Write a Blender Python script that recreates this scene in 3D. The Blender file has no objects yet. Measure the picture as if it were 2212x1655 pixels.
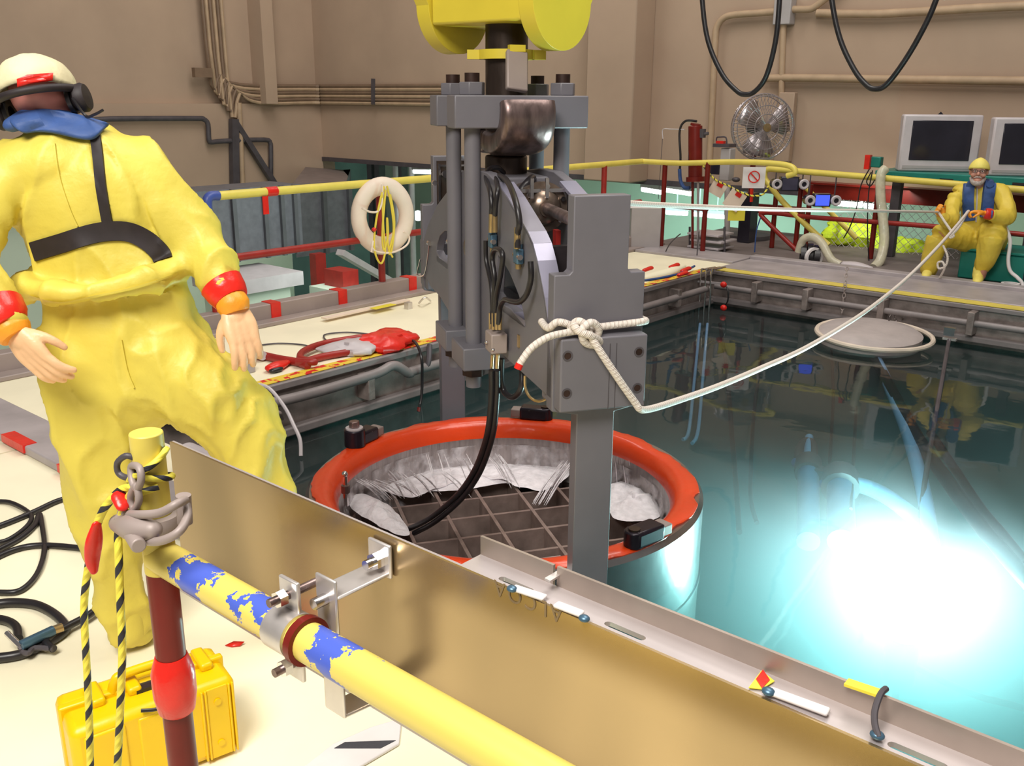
import bpy, bmesh, math, random
from mathutils import Vector, Matrix, noise
from mathutils.geometry import tessellate_polygon
from mathutils.bvhtree import BVHTree
V = Vector
PI = math.pi
random.seed(7)
S = bpy.context.scene
COL = S.collection

# ------------------------------------------------------------------ camera
W_, H_ = 2212, 1655
YAW, PITCH, ROLL, FPX = math.radians(40.356), math.radians(16.848), math.radians(0.4), 2032.0
CAM = V((0, 0, 1.75))
FWD = V((-math.sin(YAW)*math.cos(PITCH), math.cos(YAW)*math.cos(PITCH), -math.sin(PITCH)))
RT0 = V((math.cos(YAW), math.sin(YAW), 0)); UP0 = RT0.cross(FWD)
RT = RT0*math.cos(ROLL)+UP0*math.sin(ROLL); UP = UP0*math.cos(ROLL)-RT0*math.sin(ROLL)
cd = bpy.data.cameras.new('camera'); cam = bpy.data.objects.new('camera', cd); COL.objects.link(cam)
cd.sensor_width = 36; cd.lens = 36*FPX/W_; cd.clip_start = .02; cd.clip_end = 200
m = Matrix.Identity(4)
for i in range(3):
    m[i][0], m[i][1], m[i][2], m[i][3] = RT[i], UP[i], -FWD[i], CAM[i]
cam.matrix_world = m
S.camera = cam

# ------------------------------------------------------------------ light and exposure
S.view_settings.view_transform = 'Standard'; S.view_settings.look = 'None'
S.view_settings.gamma = 1; S.view_settings.exposure = 0.0
S.cycles.volume_bounces = 0
wd = bpy.data.worlds.new('hall_ambient'); S.world = wd; wd.use_nodes = True
wd.node_tree.nodes['Background'].inputs[0].default_value = (1, .93, .88, 1)
wd.node_tree.nodes['Background'].inputs[1].default_value = .17
def lamp(name, loc, tgt, size, energy, col=(1, .95, .88), kind='AREA', sizey=None):
    l = bpy.data.lights.new(name, kind); l.energy = energy; l.color = col
    if kind == 'AREA':
        l.size = size
        if sizey: l.shape = 'RECTANGLE'; l.size_y = sizey
    elif kind == 'POINT': l.shadow_soft_size = size
    o = bpy.data.objects.new(name, l); COL.objects.link(o); o.location = loc
    if tgt is not None:
        o.rotation_euler = (V(tgt)-V(loc)).to_track_quat('-Z', 'Y').to_euler()
    return o
A_VEST = (-4.1, 11.75, .75)
LAMP_W = 2100
lamp('hall_lamp_near', (-.6, -1.6, 5.2), (-2.4, 1.4, 0), 2.2, 400)
lamp('hall_lamp_pool', (-1.2, 4.2, 8.0), (-3.2, 4.6, 0), 3.5, 330)
lamp('hall_lamp_far', (-4.0, 8.0, 8.5), (-5, 11, 0), 3.5, 270)
lamp('hall_lamp_side', (-10.5, 8.0, 8.5), (-15, 11, 1), 4.0, 300)
lamp('lower_lamp_teal', (-9.5, 15.5, -.2), (-9.5, 16.5, -3), 3.0, 110, (.55, 1, .9))
lamp('lower_lamp_pit', (-9.2, 8.0, .35), (-14, 10, -1.6), 2.2, 30, (.8, 1, .92))
lamp('vest_fill_light', A_VEST, (-4.4, 12.1, 0), .6, 5, (1, 1, .9))  # added fill with no fixture, brightens the neon vest bundles
lamp('lower_lamp_green', (-4.5, 15.0, .3), (-4, 17, -2), 4.0, 60, (.85, 1, .85))

# ------------------------------------------------------------------ back-projection of photograph pixels to points in the hall
def ray(x, y): return RT*((x-W_/2)/FPX)-UP*((y-H_/2)/FPX)+FWD
def A(x, y, ax, v):
    d = ray(x, y); i = 'xyz'.index(ax); return CAM+d*((v-CAM[i])/d[i])
def D(x, y, d): return CAM+ray(x, y)*d
def onplane(x, y, p, nrm):
    d = ray(x, y); return CAM+d*((V(p)-CAM).dot(nrm)/d.dot(nrm))
# cask and lifting-yoke frame: N towards the near arm, Wd across, z up
CC = V((-2.9, 3.36, 0)); an = math.radians(147)
N = V((-math.cos(an), -math.sin(an), 0)); Wd = V((-N.y, N.x, 0)); Z = V((0, 0, 1))
def L(n, w, z): return CC+N*n+Wd*w+Z*z
def Ln(x, y, n): return onplane(x, y, CC+N*n, N)
def Lw(x, y, w): return onplane(x, y, CC+Wd*w, Wd)
def loc_(p): q = p-CC; return (q.dot(N), q.dot(Wd), p.z)

# ------------------------------------------------------------------ materials
MATS = {}
def mat(name, col, rough=.5, metal=0, var=.12, vscale=6, bump=0, bscale=30, col2=None, thresh=None, coat=0, stretch=None, alpha=None, emit=None, spec=.5, detail=4):
    if name in MATS: return MATS[name]
    m = bpy.data.materials.new(name); MATS[name] = m; m.use_nodes = True
    nt = m.node_tree; b = nt.nodes['Principled BSDF']
    b.inputs['Roughness'].default_value = rough; b.inputs['Metallic'].default_value = metal
    b.inputs['Coat Weight'].default_value = coat; b.inputs['Specular IOR Level'].default_value = spec
    if alpha is not None: b.inputs['Alpha'].default_value = alpha
    tc = nt.nodes.new('ShaderNodeTexCoord'); src = tc.outputs['Object']
    if stretch:
        mp = nt.nodes.new('ShaderNodeMapping'); mp.inputs['Scale'].default_value = stretch
        nt.links.new(src, mp.inputs[0]); src = mp.outputs[0]
    n = nt.nodes.new('ShaderNodeTexNoise'); n.inputs['Scale'].default_value = vscale; n.inputs['Detail'].default_value = detail
    nt.links.new(src, n.inputs['Vector'])
    r = nt.nodes.new('ShaderNodeValToRGB'); nt.links.new(n.outputs['Fac'], r.inputs[0])
    c = V(col)
    if col2 is None:
        a = c*(1-var); z = c*(1+var); e0, e1 = .3, .7
    else:
        a = c; z = V(col2); e0, e1 = (thresh or .5)-.01, (thresh or .5)+.01
    e = r.color_ramp.elements
    e[0].position, e[1].position = e0, e1
    e[0].color = (*a, 1); e[1].color = (*[min(1, q) for q in z], 1)
    nt.links.new(r.outputs[0], b.inputs['Base Color'])
    if bump:
        n2 = nt.nodes.new('ShaderNodeTexNoise'); n2.inputs['Scale'].default_value = bscale; n2.inputs['Detail'].default_value = 4
        nt.links.new(src, n2.inputs['Vector'])
        bp = nt.nodes.new('ShaderNodeBump'); bp.inputs['Strength'].default_value = bump; bp.inputs['Distance'].default_value = .02
        nt.links.new(n2.outputs['Fac'], bp.inputs['Height']); nt.links.new(bp.outputs[0], b.inputs['Normal'])
    if emit:
        b.inputs['Emission Color'].default_value = (*emit[0], 1); b.inputs['Emission Strength'].default_value = emit[1]
    return m
def uv_stripes(name, c1, c2, freq, twist, duty=.5, rough=.6, bump=.6):
    """rope: helical strands from the tube's own uv"""
    if name in MATS: return MATS[name]
    m = bpy.data.materials.new(name); MATS[name] = m; m.use_nodes = True; nt = m.node_tree; b = nt.nodes['Principled BSDF']
    b.inputs['Roughness'].default_value = rough
    uv = nt.nodes.new('ShaderNodeUVMap'); sx = nt.nodes.new('ShaderNodeSeparateXYZ'); nt.links.new(uv.outputs[0], sx.inputs[0])
    def mth(op, a, bb):
        q = nt.nodes.new('ShaderNodeMath'); q.operation = op
        for i, k in enumerate((a, bb)):
            if isinstance(k, (int, float)): q.inputs[i].default_value = k
            elif k is not None: nt.links.new(k, q.inputs[i])
        return q.outputs[0]
    h = mth('FRACT', mth('ADD', mth('MULTIPLY', sx.outputs[0], freq), mth('MULTIPLY', sx.outputs[1], twist)), 0)
    g = mth('GREATER_THAN', h, duty)
    mx = nt.nodes.new('ShaderNodeMix'); mx.data_type = 'RGBA'
    mx.inputs['A'].default_value = (*c1, 1); mx.inputs['B'].default_value = (*c2, 1)
    nt.links.new(g, mx.inputs['Factor']); nt.links.new(mx.outputs['Result'], b.inputs['Base Color'])
    bp = nt.nodes.new('ShaderNodeBump'); bp.inputs['Strength'].default_value = bump; bp.inputs['Distance'].default_value = .004
    h2 = mth('FRACT', mth('ADD', mth('MULTIPLY', sx.outputs[0], freq*3), mth('MULTIPLY', sx.outputs[1], twist*3)), 0)
    tri = mth('ABSOLUTE', mth('SUBTRACT', h2, .5), 0)
    nt.links.new(tri, bp.inputs['Height']); nt.links.new(bp.outputs[0], b.inputs['Normal'])
    return m
def emis(name, col, st):
    if name in MATS: return MATS[name]
    m = bpy.data.materials.new(name); MATS[name] = m; m.use_nodes = True; nt = m.node_tree
    e = nt.nodes.new('ShaderNodeEmission'); e.inputs[0].default_value = (*col, 1); e.inputs[1].default_value = st
    nt.links.new(e.outputs[0], nt.nodes['Material Output'].inputs[0]); return m

wall_tan = mat('wall_tan', (.43, .31, .225), .8, var=.07, vscale=.9, bump=.05, bscale=20)
wall_pale = mat('wall_pale_green', (.62, .72, .60), .8, var=.06, vscale=1)
wall_teal_lit = mat('wall_teal_lit', (.25, .50, .46), .7, var=.2, vscale=1.2)  # teal glow of the lower level is mixed into this wall's colour
cream = mat('cream_sheeting', (.92, .86, .64), .55, var=.05, vscale=2.5, bump=.12, bscale=5)
concrete = mat('pool_steel', (.26, .215, .20), .4, .15, var=.35, vscale=7, bump=.25, bscale=25)
kerbgrey = mat('kerb_grey', (.40, .36, .37), .45, .1, var=.15, vscale=4)
kerbbrown = mat('kerb_brown', (.33, .27, .25), .5, .1, var=.12, vscale=3)
pipegrey = mat('pipe_grey', (.24, .21, .21), .45, .1, var=.15, vscale=5)
floordark = mat('far_floor', (.17, .14, .135), .6, var=.15, vscale=4)
yokegrey = mat('yoke_grey_paint', (.155, .148, .168), .42, 0, var=.06, vscale=5)
yokeedge = mat('yoke_pale_edge', (.30, .29, .38), .3, .3, var=.1, vscale=6)  # paler lilac grey than the yoke paint
darksteel = mat('dark_steel', (.055, .038, .03), .35, .6, var=.5, vscale=8, bump=.2, bscale=14, stretch=(1, 1, .25))
hooksteel = mat('worn_hook_steel', (.25, .18, .17), .34, .8, var=.65, vscale=14, bump=.15, bscale=20, stretch=(1, 1, .3))
rustnut = mat('rusty_nut', (.035, .016, .012), .5, .3, var=.4, vscale=20)
chrome = mat('chrome', (.75, .72, .72), .18, 1, var=.1)
zinc = mat('zinc_plate', (.66, .62, .60), .38, .7, var=.15, vscale=12)
brass = mat('brass', (.50, .36, .18), .3, .85, var=.2, vscale=15)
bronze = mat('bronze_housing', (.24, .18, .14), .3, .8, var=.25, vscale=12)
craneyel = mat('crane_yellow', (.66, .53, .045), .4, var=.06, vscale=3)
blackrub = mat('black_rubber', (.016, .014, .016), .35, var=.3, vscale=10)
tealfit = mat('blue_fitting', (.08, .16, .24), .35, .5, var=.2)
suityel = mat('yellow_coverall', (.69, .57, .085), .5, var=.06, vscale=5, bump=.3, bscale=14, detail=6)
suityel2 = mat('yellow_coverall_far', (.72, .54, .06), .55, var=.1, vscale=6, bump=.4, bscale=12)
capcream = mat('cap_cream', (.78, .70, .44), .6, var=.08, vscale=9, bump=.3, bscale=14)
capyel = mat('cap_yellow', (.85, .72, .16), .6, var=.06, bump=.2, bscale=20)
navy = mat('navy_vest', (.035, .085, .26), .6, var=.15, vscale=12, bump=.2, bscale=30)
strapblk = mat('black_webbing', (.018, .012, .014), .6, var=.2, vscale=30)
skin = mat('skin', (.55, .26, .19), .5, var=.1, vscale=14)
skinred = mat('skin_ruddy', (.40, .15, .13), .5, var=.12, vscale=14)
hairg = mat('hair_dark', (.05, .03, .025), .7, var=.3, vscale=40, bump=.5, bscale=80)
beard = mat('beard_grey', (.42, .36, .33), .8, var=.25, vscale=60, bump=.5, bscale=90)
glovepk = mat('latex_glove', (.82, .50, .28), .4, var=.1, vscale=10, bump=.15)
gloveor = mat('orange_glove', (.85, .32, .02), .45, var=.1, vscale=20, bump=.2)
redtape = mat('red_tape', (.70, .02, .012), .3, var=.12, vscale=12, bump=.15, bscale=25)
redpost = mat('red_oxide_paint', (.16, .012, .008), .35, var=.15, vscale=10, spec=.3)
redbright = mat('red_paint', (.32, .02, .015), .4, var=.15, vscale=10)
railyel = mat('rail_yellow', (.74, .60, .11), .4, var=.06, vscale=8)
railchip = mat('rail_chipped', (.80, .60, .10), .35, vscale=1, var=.05)
ringor = mat('cask_ring_orange', (.86, .065, .008), .3, var=.06, vscale=4, bump=.25, bscale=12, coat=.3)
caskst = mat('cask_stainless', (.42, .40, .40), .22, .9, var=.2, vscale=4, bump=.06, bscale=14)
caskin = mat('cask_inner_steel', (.36, .32, .31), .3, .75, var=.2, vscale=12, stretch=(3, 3, .4), bump=.15, bscale=30)
basket = mat('basket_steel', (.30, .225, .20), .4, .3, var=.3, vscale=9, bump=.15, bscale=20)
clampblk = mat('clamp_black', (.018, .012, .02), .3, .3, var=.4, vscale=12)
alu = mat('aluminium_trough', (.41, .305, .17), .27, .85, var=.32, vscale=3.4, bump=.06, bscale=4, stretch=(1, 1, .45), detail=2)  # vertical brown blotches painted in place of the metal's reflections
alutop = mat('aluminium_flange', (.50, .45, .45), .42, .5, var=.12, vscale=6)
alulip = mat('aluminium_lip', (.36, .30, .26), .45, .6, var=.15, vscale=9)  # flange aluminium darkened by colour to put the lip in shade
stampm = mat('stamp_ink', (.24, .17, .09), .5, .3, var=.05)
ropew = uv_stripes('white_rope', (.80, .73, .66), (.62, .54, .48), 60, 1, .72)
ropeyb = uv_stripes('yellow_black_rope', (.80, .70, .07), (.02, .02, .03), 17, -1, .68)
ropeyel = mat('yellow_line', (.75, .58, .06), .5)
buoy = mat('lifebuoy_white', (.80, .66, .55), .55, var=.05)
caseyel = mat('case_yellow', (.85, .55, .0), .35, var=.05, vscale=6, bump=.05)
paper = mat('paper', (.80, .66, .54), .7, var=.04)
papery = mat('paper_yellow', (.80, .68, .05), .6, var=.04)
white = mat('white_paint', (.78, .74, .74), .45, var=.05)
whitedim = mat('offwhite_paint', (.55, .50, .52), .4, var=.08)
boxgrey = mat('grey_enamel', (.40, .37, .37), .45, var=.06)
duct = mat('galvanised_duct', (.135, .135, .155), .5, .2, var=.15, vscale=9)
ductseam = mat('duct_seam', (.10, .10, .11), .5, .3)
greenpl = mat('green_plastic', (.01, .19, .15), .35, var=.12, vscale=5)
plasticsl = mat('clear_sleeve', (.70, .66, .50), .2, var=.12, vscale=14, bump=.4, bscale=16, alpha=.72)
hivis = mat('hi_vis_yellow', (.66, .90, .03), .6, var=.15, vscale=9, bump=.9, bscale=11)
screenblk = mat('screen_black', (.022, .02, .03), .12, var=.2, vscale=3)
darkmet = mat('dark_pipe', (.085, .075, .085), .5, .2, var=.2)
condm = mat('conduit_tan', (.44, .31, .20), .6, var=.1)
condd = mat('conduit_brown', (.20, .13, .085), .6, var=.1)
mesh_w = mat('fan_wire', (.55, .50, .52), .3, .8, var=.1)
pumpblue = mat('pump_blue', (.10, .18, .32), .35, .3, var=.2)
poleblue = mat('pale_hose', (.22, .38, .62), .3, var=.1)
floatm = mat('float_lid', (.42, .37, .36), .6, var=.1, vscale=6, bump=.15)
floatr = mat('float_rope', (.68, .58, .48), .6)
lensm = emis('lamp_glass', (.9, 1, 1), 90)
tube_em = emis('fluorescent_tube', (.9, 1, .95), 9)

# aluminium-yellow blotched tape and chipped paint
def tape_mat():
    m = bpy.data.materials.new('red_yellow_tape'); m.use_nodes = True; nt = m.node_tree; b = nt.nodes['Principled BSDF']
    b.inputs['Roughness'].default_value = .4
    tc = nt.nodes.new('ShaderNodeTexCoord'); w = nt.nodes.new('ShaderNodeTexChecker'); w.inputs['Scale'].default_value = 9
    mp = nt.nodes.new('ShaderNodeMapping'); mp.inputs['Scale'].default_value = (1, 1, .05)
    nt.links.new(tc.outputs['Object'], mp.inputs[0]); nt.links.new(mp.outputs[0], w.inputs['Vector'])
    n = nt.nodes.new('ShaderNodeTexNoise'); n.inputs['Scale'].default_value = 16
    nt.links.new(tc.outputs['Object'], n.inputs['Vector'])
    mu = nt.nodes.new('ShaderNodeMath'); mu.operation = 'MULTIPLY'; nt.links.new(w.outputs['Fac'], mu.inputs[0])
    g = nt.nodes.new('ShaderNodeMath'); g.operation = 'GREATER_THAN'; g.inputs[1].default_value = .47
    nt.links.new(n.outputs['Fac'], g.inputs[0]); nt.links.new(g.outputs[0], mu.inputs[1])
    mx = nt.nodes.new('ShaderNodeMix'); mx.data_type = 'RGBA'
    mx.inputs['A'].default_value = (.85, .62, .06, 1); mx.inputs['B'].default_value = (.70, .03, .02, 1)
    nt.links.new(mu.outputs[0], mx.inputs['Factor']); nt.links.new(mx.outputs['Result'], b.inputs['Base Color'])
    return m
tapery = tape_mat()
def chip_mat():
    """yellow rail whose paint has flaked to blue in bands along the pipe"""
    m = MATS['rail_chipped']; nt = m.node_tree; b = nt.nodes['Principled BSDF']
    tc = nt.nodes.new('ShaderNodeTexCoord'); sx = nt.nodes.new('ShaderNodeSeparateXYZ'); nt.links.new(tc.outputs['Object'], sx.inputs[0])
    n = nt.nodes.new('ShaderNodeTexNoise'); n.inputs['Scale'].default_value = 22; n.inputs['Detail'].default_value = 6; n.inputs['Roughness'].default_value = .62
    nt.links.new(tc.outputs['Object'], n.inputs['Vector'])
    def mth(op, a, bb=0, cc=None):
        q = nt.nodes.new('ShaderNodeMath'); q.operation = op
        for i, k in enumerate((a, bb)):
            if isinstance(k, (int, float)): q.inputs[i].default_value = k
            else: nt.links.new(k, q.inputs[i])
        return q.outputs[0]
    tot = None
    for cx, hw in CHIPS:
        d = mth('SUBTRACT', 1.0, mth('DIVIDE', mth('ABSOLUTE', mth('SUBTRACT', sx.outputs[0], cx)), hw))
        d = mth('MAXIMUM', d, -1.0)
        tot = d if tot is None else mth('MAXIMUM', tot, d)
    f = mth('ADD', mth('MULTIPLY', tot, .22), n.outputs['Fac'])
    f = mth('ADD', f, mth('MULTIPLY', mth('SUBTRACT', sx.outputs[2], 1.07), 2.2))
    g = mth('GREATER_THAN', f, .685)
    mx = nt.nodes.new('ShaderNodeMix'); mx.data_type = 'RGBA'
    mx.inputs['A'].default_value = (.74, .60, .13, 1); mx.inputs['B'].default_value = (.07, .12, .55, 1)
    nt.links.new(g, mx.inputs['Factor']); nt.links.new(mx.outputs['Result'], b.inputs['Base Color'])

# ------------------------------------------------------------------ mesh collector
WL = {}
def wl(o):
    p = V((0, 0, 0))
    while o is not None: p = p+WL[o.name]; o = o.parent
    return p
def frame_of(d, hint=None):
    d = d.normalized(); h = V(hint) if hint is not None else (Z if abs(d.z) < .9 else V((1, 0, 0)))
    a = h-d*h.dot(d)
    if a.length < 1e-6: a = d.orthogonal()
    a.normalize(); return a, d.cross(a)
def smooth_path(p, k=6, closed=False):
    p = [V(q) for q in p]; n = len(p); out = []
    if n < 3 or k <= 1: return p
    rng = range(n if closed else n-1)
    for i in rng:
        if closed: a, b, c, d = p[i-1], p[i], p[(i+1) % n], p[(i+2) % n]
        else: a, b, c, d = p[max(i-1, 0)], p[i], p[i+1], p[min(i+2, n-1)]
        for j in range(k):
            t = j/k
            out.append(.5*((2*b)+(c-a)*t+(2*a-5*b+4*c-d)*t*t+(3*b-a-3*c+d)*t**3))
    if not closed: out.append(p[-1])
    return out
def lerp_list(r, t):
    x = t*(len(r)-1); i = min(int(x), len(r)-2); return r[i]+(r[i+1]-r[i])*(x-i)
class M:
    def __init__(s): s.v = []; s.f = []; s.uv = {}
    def add(s, vs, fs):
        o = len(s.v); s.v += [V(q) for q in vs]; s.f += [[i+o for i in q] for q in fs]; return s
    def box(s, c, sx, sy, sz, ax=None):
        c = V(c); a, b, d = ax or (V((1, 0, 0)), V((0, 1, 0)), Z)
        vs = [c+a*(i*sx/2)+b*(j*sy/2)+d*(k*sz/2) for i in (-1, 1) for j in (-1, 1) for k in (-1, 1)]
        return s.add(vs, [(0, 1, 3, 2), (4, 6, 7, 5), (0, 4, 5, 1), (2, 3, 7, 6), (0, 2, 6, 4), (1, 5, 7, 3)])
    def bx(s, x0, x1, y0, y1, z0, z1): return s.box(((x0+x1)/2, (y0+y1)/2, (z0+z1)/2), abs(x1-x0), abs(y1-y0), abs(z1-z0))
    def lb(s, n0, n1, w0, w1, z0, z1): return s.box(L((n0+n1)/2, (w0+w1)/2, (z0+z1)/2), abs(n1-n0), abs(w1-w0), abs(z1-z0), (N, Wd, Z))
    def bar(s, p, q, w, h, hint=None):
        p, q = V(p), V(q); d = q-p; a, b = frame_of(d, hint); return s.box((p+q)/2, d.length, h, w, (d.normalized(), a, b))
    def cyl(s, p, q, r, n=16, r2=None, cap=True):
        p, q = V(p), V(q); r2 = r if r2 is None else r2; a, b = frame_of(q-p); vs = []; fs = []
        for c, rr in ((p, r), (q, r2)):
            vs += [c+(a*math.cos(t)+b*math.sin(t))*rr for t in [2*PI*i/n for i in range(n)]]
        fs = [(i, (i+1) % n, n+(i+1) % n, n+i) for i in range(n)]
        if cap: fs += [tuple(range(n))[::-1], tuple(range(n, 2*n))]
        return s.add(vs, fs)
    def tube(s, pts, r, n=10, closed=False, k=6, hint=None):
        p = smooth_path(pts, k, closed); m_ = len(p); o = len(s.v); u = 0; a = None
        rs = r if isinstance(r, (list, tuple)) else None
        for i, c in enumerate(p):
            if closed: t = p[(i+1) % m_]-p[i-1]
            else: t = p[min(i+1, m_-1)]-p[max(i-1, 0)]
            if t.length < 1e-9: t = Z
            t = t.normalized()
            if a is None: a, _ = frame_of(t, hint)
            else:
                a = a-t*a.dot(t); a.normalize()
            b = t.cross(a)
            if i: u += (c-p[i-1]).length
            rr = r if rs is None else lerp_list(rs, i/max(1, m_-1))
            for j in range(n):
                g = 2*PI*j/n; s.v.append(c+(a*math.cos(g)+b*math.sin(g))*rr); s.uv[len(s.v)-1] = (u, j/n)
        for i in range(m_ if closed else m_-1):
            for j in range(n):
                i2 = (i+1) % m_; s.f.append([o+i*n+j, o+i*n+(j+1) % n, o+i2*n+(j+1) % n, o+i2*n+j])
        if not closed:
            s.f.append([o+j for j in range(n)][::-1]); s.f.append([o+(m_-1)*n+j for j in range(n)])
        return s
    def lathe(s, prof, c, ax=None, n=32, closed=False, cap=True):
        c = V(c); d = V(ax).normalized() if ax is not None else Z; a, b = frame_of(d, (1, 0, 0) if abs(d.x) < .9 else (0, 1, 0)); o = len(s.v); k = len(prof)
        for r, h in prof:
            for j in range(n):
                t = 2*PI*j/n; s.v.append(c+d*h+(a*math.cos(t)+b*math.sin(t))*max(r, 1e-4))
        for i in range(k if closed else k-1):
            for j in range(n):
                i2 = (i+1) % k; s.f.append([o+i*n+j, o+i*n+(j+1) % n, o+i2*n+(j+1) % n, o+i2*n+j])
        if not closed and cap:
            s.f.append([o+j for j in range(n)][::-1]); s.f.append([o+(k-1)*n+j for j in range(n)])
        return s
    def prism(s, loops, fn, t0, t1):
        """loops: outer then holes as 2-d points; fn(a,b,t)->world"""
        loops = [[V((q[0], q[1], 0)) for q in lp] for lp in loops]
        flat = [q for lp in loops for q in lp]; tri = tessellate_polygon(loops); k = len(flat)
        vs = [fn(q.x, q.y, t0) for q in flat]+[fn(q.x, q.y, t1) for q in flat]
        fs = [tuple(t) for t in tri]+[tuple(i+k for i in t)[::-1] for t in tri]
        b = 0
        for lp in loops:
            n = len(lp)
            for i in range(n): fs.append((b+i, b+(i+1) % n, k+b+(i+1) % n, k+b+i))
            b += n
        return s.add(vs, fs)
    def ell(s, c, rx, ry, rz, ax=None, n=16, m_=10):
        c = V(c); a, b, d = ax or (V((1, 0, 0)), V((0, 1, 0)), Z); o = len(s.v)
        vs = [c+d*rz]; fs = []
        for i in range(1, m_):
            p = PI*i/m_
            for j in range(n):
                t = 2*PI*j/n; vs.append(c+a*(rx*math.sin(p)*math.cos(t))+b*(ry*math.sin(p)*math.sin(t))+d*(rz*math.cos(p)))
        vs.append(c-d*rz); e = len(vs)-1
        for j in range(n):
            fs.append((0, 1+j, 1+(j+1) % n)); fs.append((e, 1+(m_-2)*n+(j+1) % n, 1+(m_-2)*n+j))
            for i in range(m_-2): fs.append((1+i*n+j, 1+(i+1)*n+j, 1+(i+1)*n+(j+1) % n, 1+i*n+(j+1) % n))
        return s.add(vs, fs)
    def limb(s, pts, rad, sq=1., sd=None, n=18, k=5):
        """closed tapering limb; sq flattens it along sd"""
        q = smooth_path([V((*p, 0)[:3]) if not isinstance(p, Vector) else p for p in pts], k); m_ = len(q)
        rr = smooth_path([V((r, 0, 0)) for r in rad], k); rr = [max(.004, x.x) for x in rr]
        o = len(s.v); rings = []
        d0 = (q[1]-q[0]).normalized(); d1 = (q[-1]-q[-2]).normalized()
        seq = []
        for g in (80, 55, 28): g = math.radians(g); seq.append((q[0]-d0*(rr[0]*math.sin(g)), d0, rr[0]*math.cos(g)))
        for i in range(m_):
            t = (q[min(i+1, m_-1)]-q[max(i-1, 0)]).normalized(); seq.append((q[i], t, rr[i]))
        for g in (28, 55, 80): g = math.radians(g); seq.append((q[-1]+d1*(rr[-1]*math.sin(g)), d1, rr[-1]*math.cos(g)))
        for c, t, r in seq:
            h = V(sd) if sd is not None else (Z if abs(t.z) < .8 else V((1, 0, 0)))
            a, b = frame_of(t, h)
            for j in range(n):
                g = 2*PI*j/n; s.v.append(c+a*(r*sq*math.cos(g))+b*(r*math.sin(g)))
        K = len(seq)
        for i in range(K-1):
            for j in range(n): s.f.append([o+i*n+j, o+i*n+(j+1) % n, o+(i+1)*n+(j+1) % n, o+(i+1)*n+j])
        s.f.append([o+j for j in range(n)][::-1]); s.f.append([o+(K-1)*n+j for j in range(n)])
        return s
    def build(s, name, mt, parent=None, bevel=0, smooth=True, label=None, cat=None, group=None, kind=None, ang=38, remesh=0, sm=0, base=None, disp=None):
        me = bpy.data.meshes.new(name); o = bpy.data.objects.new(name, me); COL.objects.link(o)
        if parent is not None: org = wl(parent); o.parent = parent; WL[o.name] = V((0, 0, 0))
        else:
            if base is not None: org = V(base)
            else:
                xs = [q.x for q in s.v]; ys = [q.y for q in s.v]; zs = [q.z for q in s.v]
                org = V(((min(xs)+max(xs))/2, (min(ys)+max(ys))/2, min(zs)))
            o.location = org; WL[o.name] = org
        me.from_pydata([q-org for q in s.v], [], s.f)
        bm = bmesh.new(); bm.from_mesh(me); bmesh.ops.recalc_face_normals(bm, faces=bm.faces)
        if s.uv:
            ul = bm.loops.layers.uv.new('UVMap'); bm.verts.index_update()
            for f in bm.faces:
                lv = [s.uv.get(l.vert.index, (0, 0)) for l in f.loops]; hi = max(q[1] for q in lv)
                for l, q in zip(f.loops, lv): l[ul].uv = (q[0], q[1]+1 if hi > .6 and q[1] < .25 else q[1])
        bm.to_mesh(me); bm.free()
        me.materials.append(mt)
        if smooth:
            me.polygons.foreach_set('use_smooth', [True]*len(me.polygons)); me.set_sharp_from_angle(angle=math.radians(ang))
        if bevel:
            b = o.modifiers.new('bevel', 'BEVEL'); b.width = bevel; b.segments = 2; b.limit_method = 'ANGLE'; b.angle_limit = math.radians(40)
        if remesh:
            r = o.modifiers.new('remesh', 'REMESH'); r.mode = 'VOXEL'; r.voxel_size = remesh; r.use_smooth_shade = True
            if sm: q = o.modifiers.new('smooth', 'SMOOTH'); q.factor = .5; q.iterations = sm
            dg = bpy.context.evaluated_depsgraph_get(); me2 = bpy.data.meshes.new_from_object(o.evaluated_get(dg))
            o.modifiers.clear(); o.data = me2; me2.name = name
            if not me2.materials: me2.materials.append(mt)
            if disp: disp(me2, org)
            me2.polygons.foreach_set('use_smooth', [True]*len(me2.polygons))
        tag(o, label, cat, group, kind); return o
def tag(o, label=None, cat=None, group=None, kind=None):
    for k, q in (('label', label), ('category', cat), ('group', group), ('kind', kind)):
        if q: o[k] = q
    return o
def thing(name, loc, label, cat, group=None):
    o = bpy.data.objects.new(name, None); COL.objects.link(o); o.location = loc; WL[o.name] = V(loc); o.empty_display_size = .1
    return tag(o, label, cat, group)
def struct(name, mm, mt, **k): return mm.build(name, mt, kind='structure', **k)

# ================================================================== the setting
XL, YF, YN, ZW = -4.87, 9.05, 2.40, -.37      # pool lips (left, far, near) and water level
XR = 3.0
YB, XW = 12.5, -15.85                         # back and left walls of the hall
q = M(); q.bx(-6.45, XL-.015, 1.0, 9.5, -.25, 0); q.bx(XL, XR+1, 0.2, YN-.04, -.25, 0); q.bx(-6.45, XL, -1.5, 1.0, -.25, 0)
q.bx(XL, XR+1, -1.5, .2, -.25, 0)
struct('floor', q, cream)
q = M(); q.bx(XL, XR+1, YF+.015, 12.4, -.25, -.005); q.bx(-6.45, XL, 9.5, 12.4, -.25, -.005)
struct('floor_far', q, floordark)
q = M(); q.bx(XL, XR+1, 12.4, 12.6, -.3, -.005); struct('floor_edge', q, kerbgrey)
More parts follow.
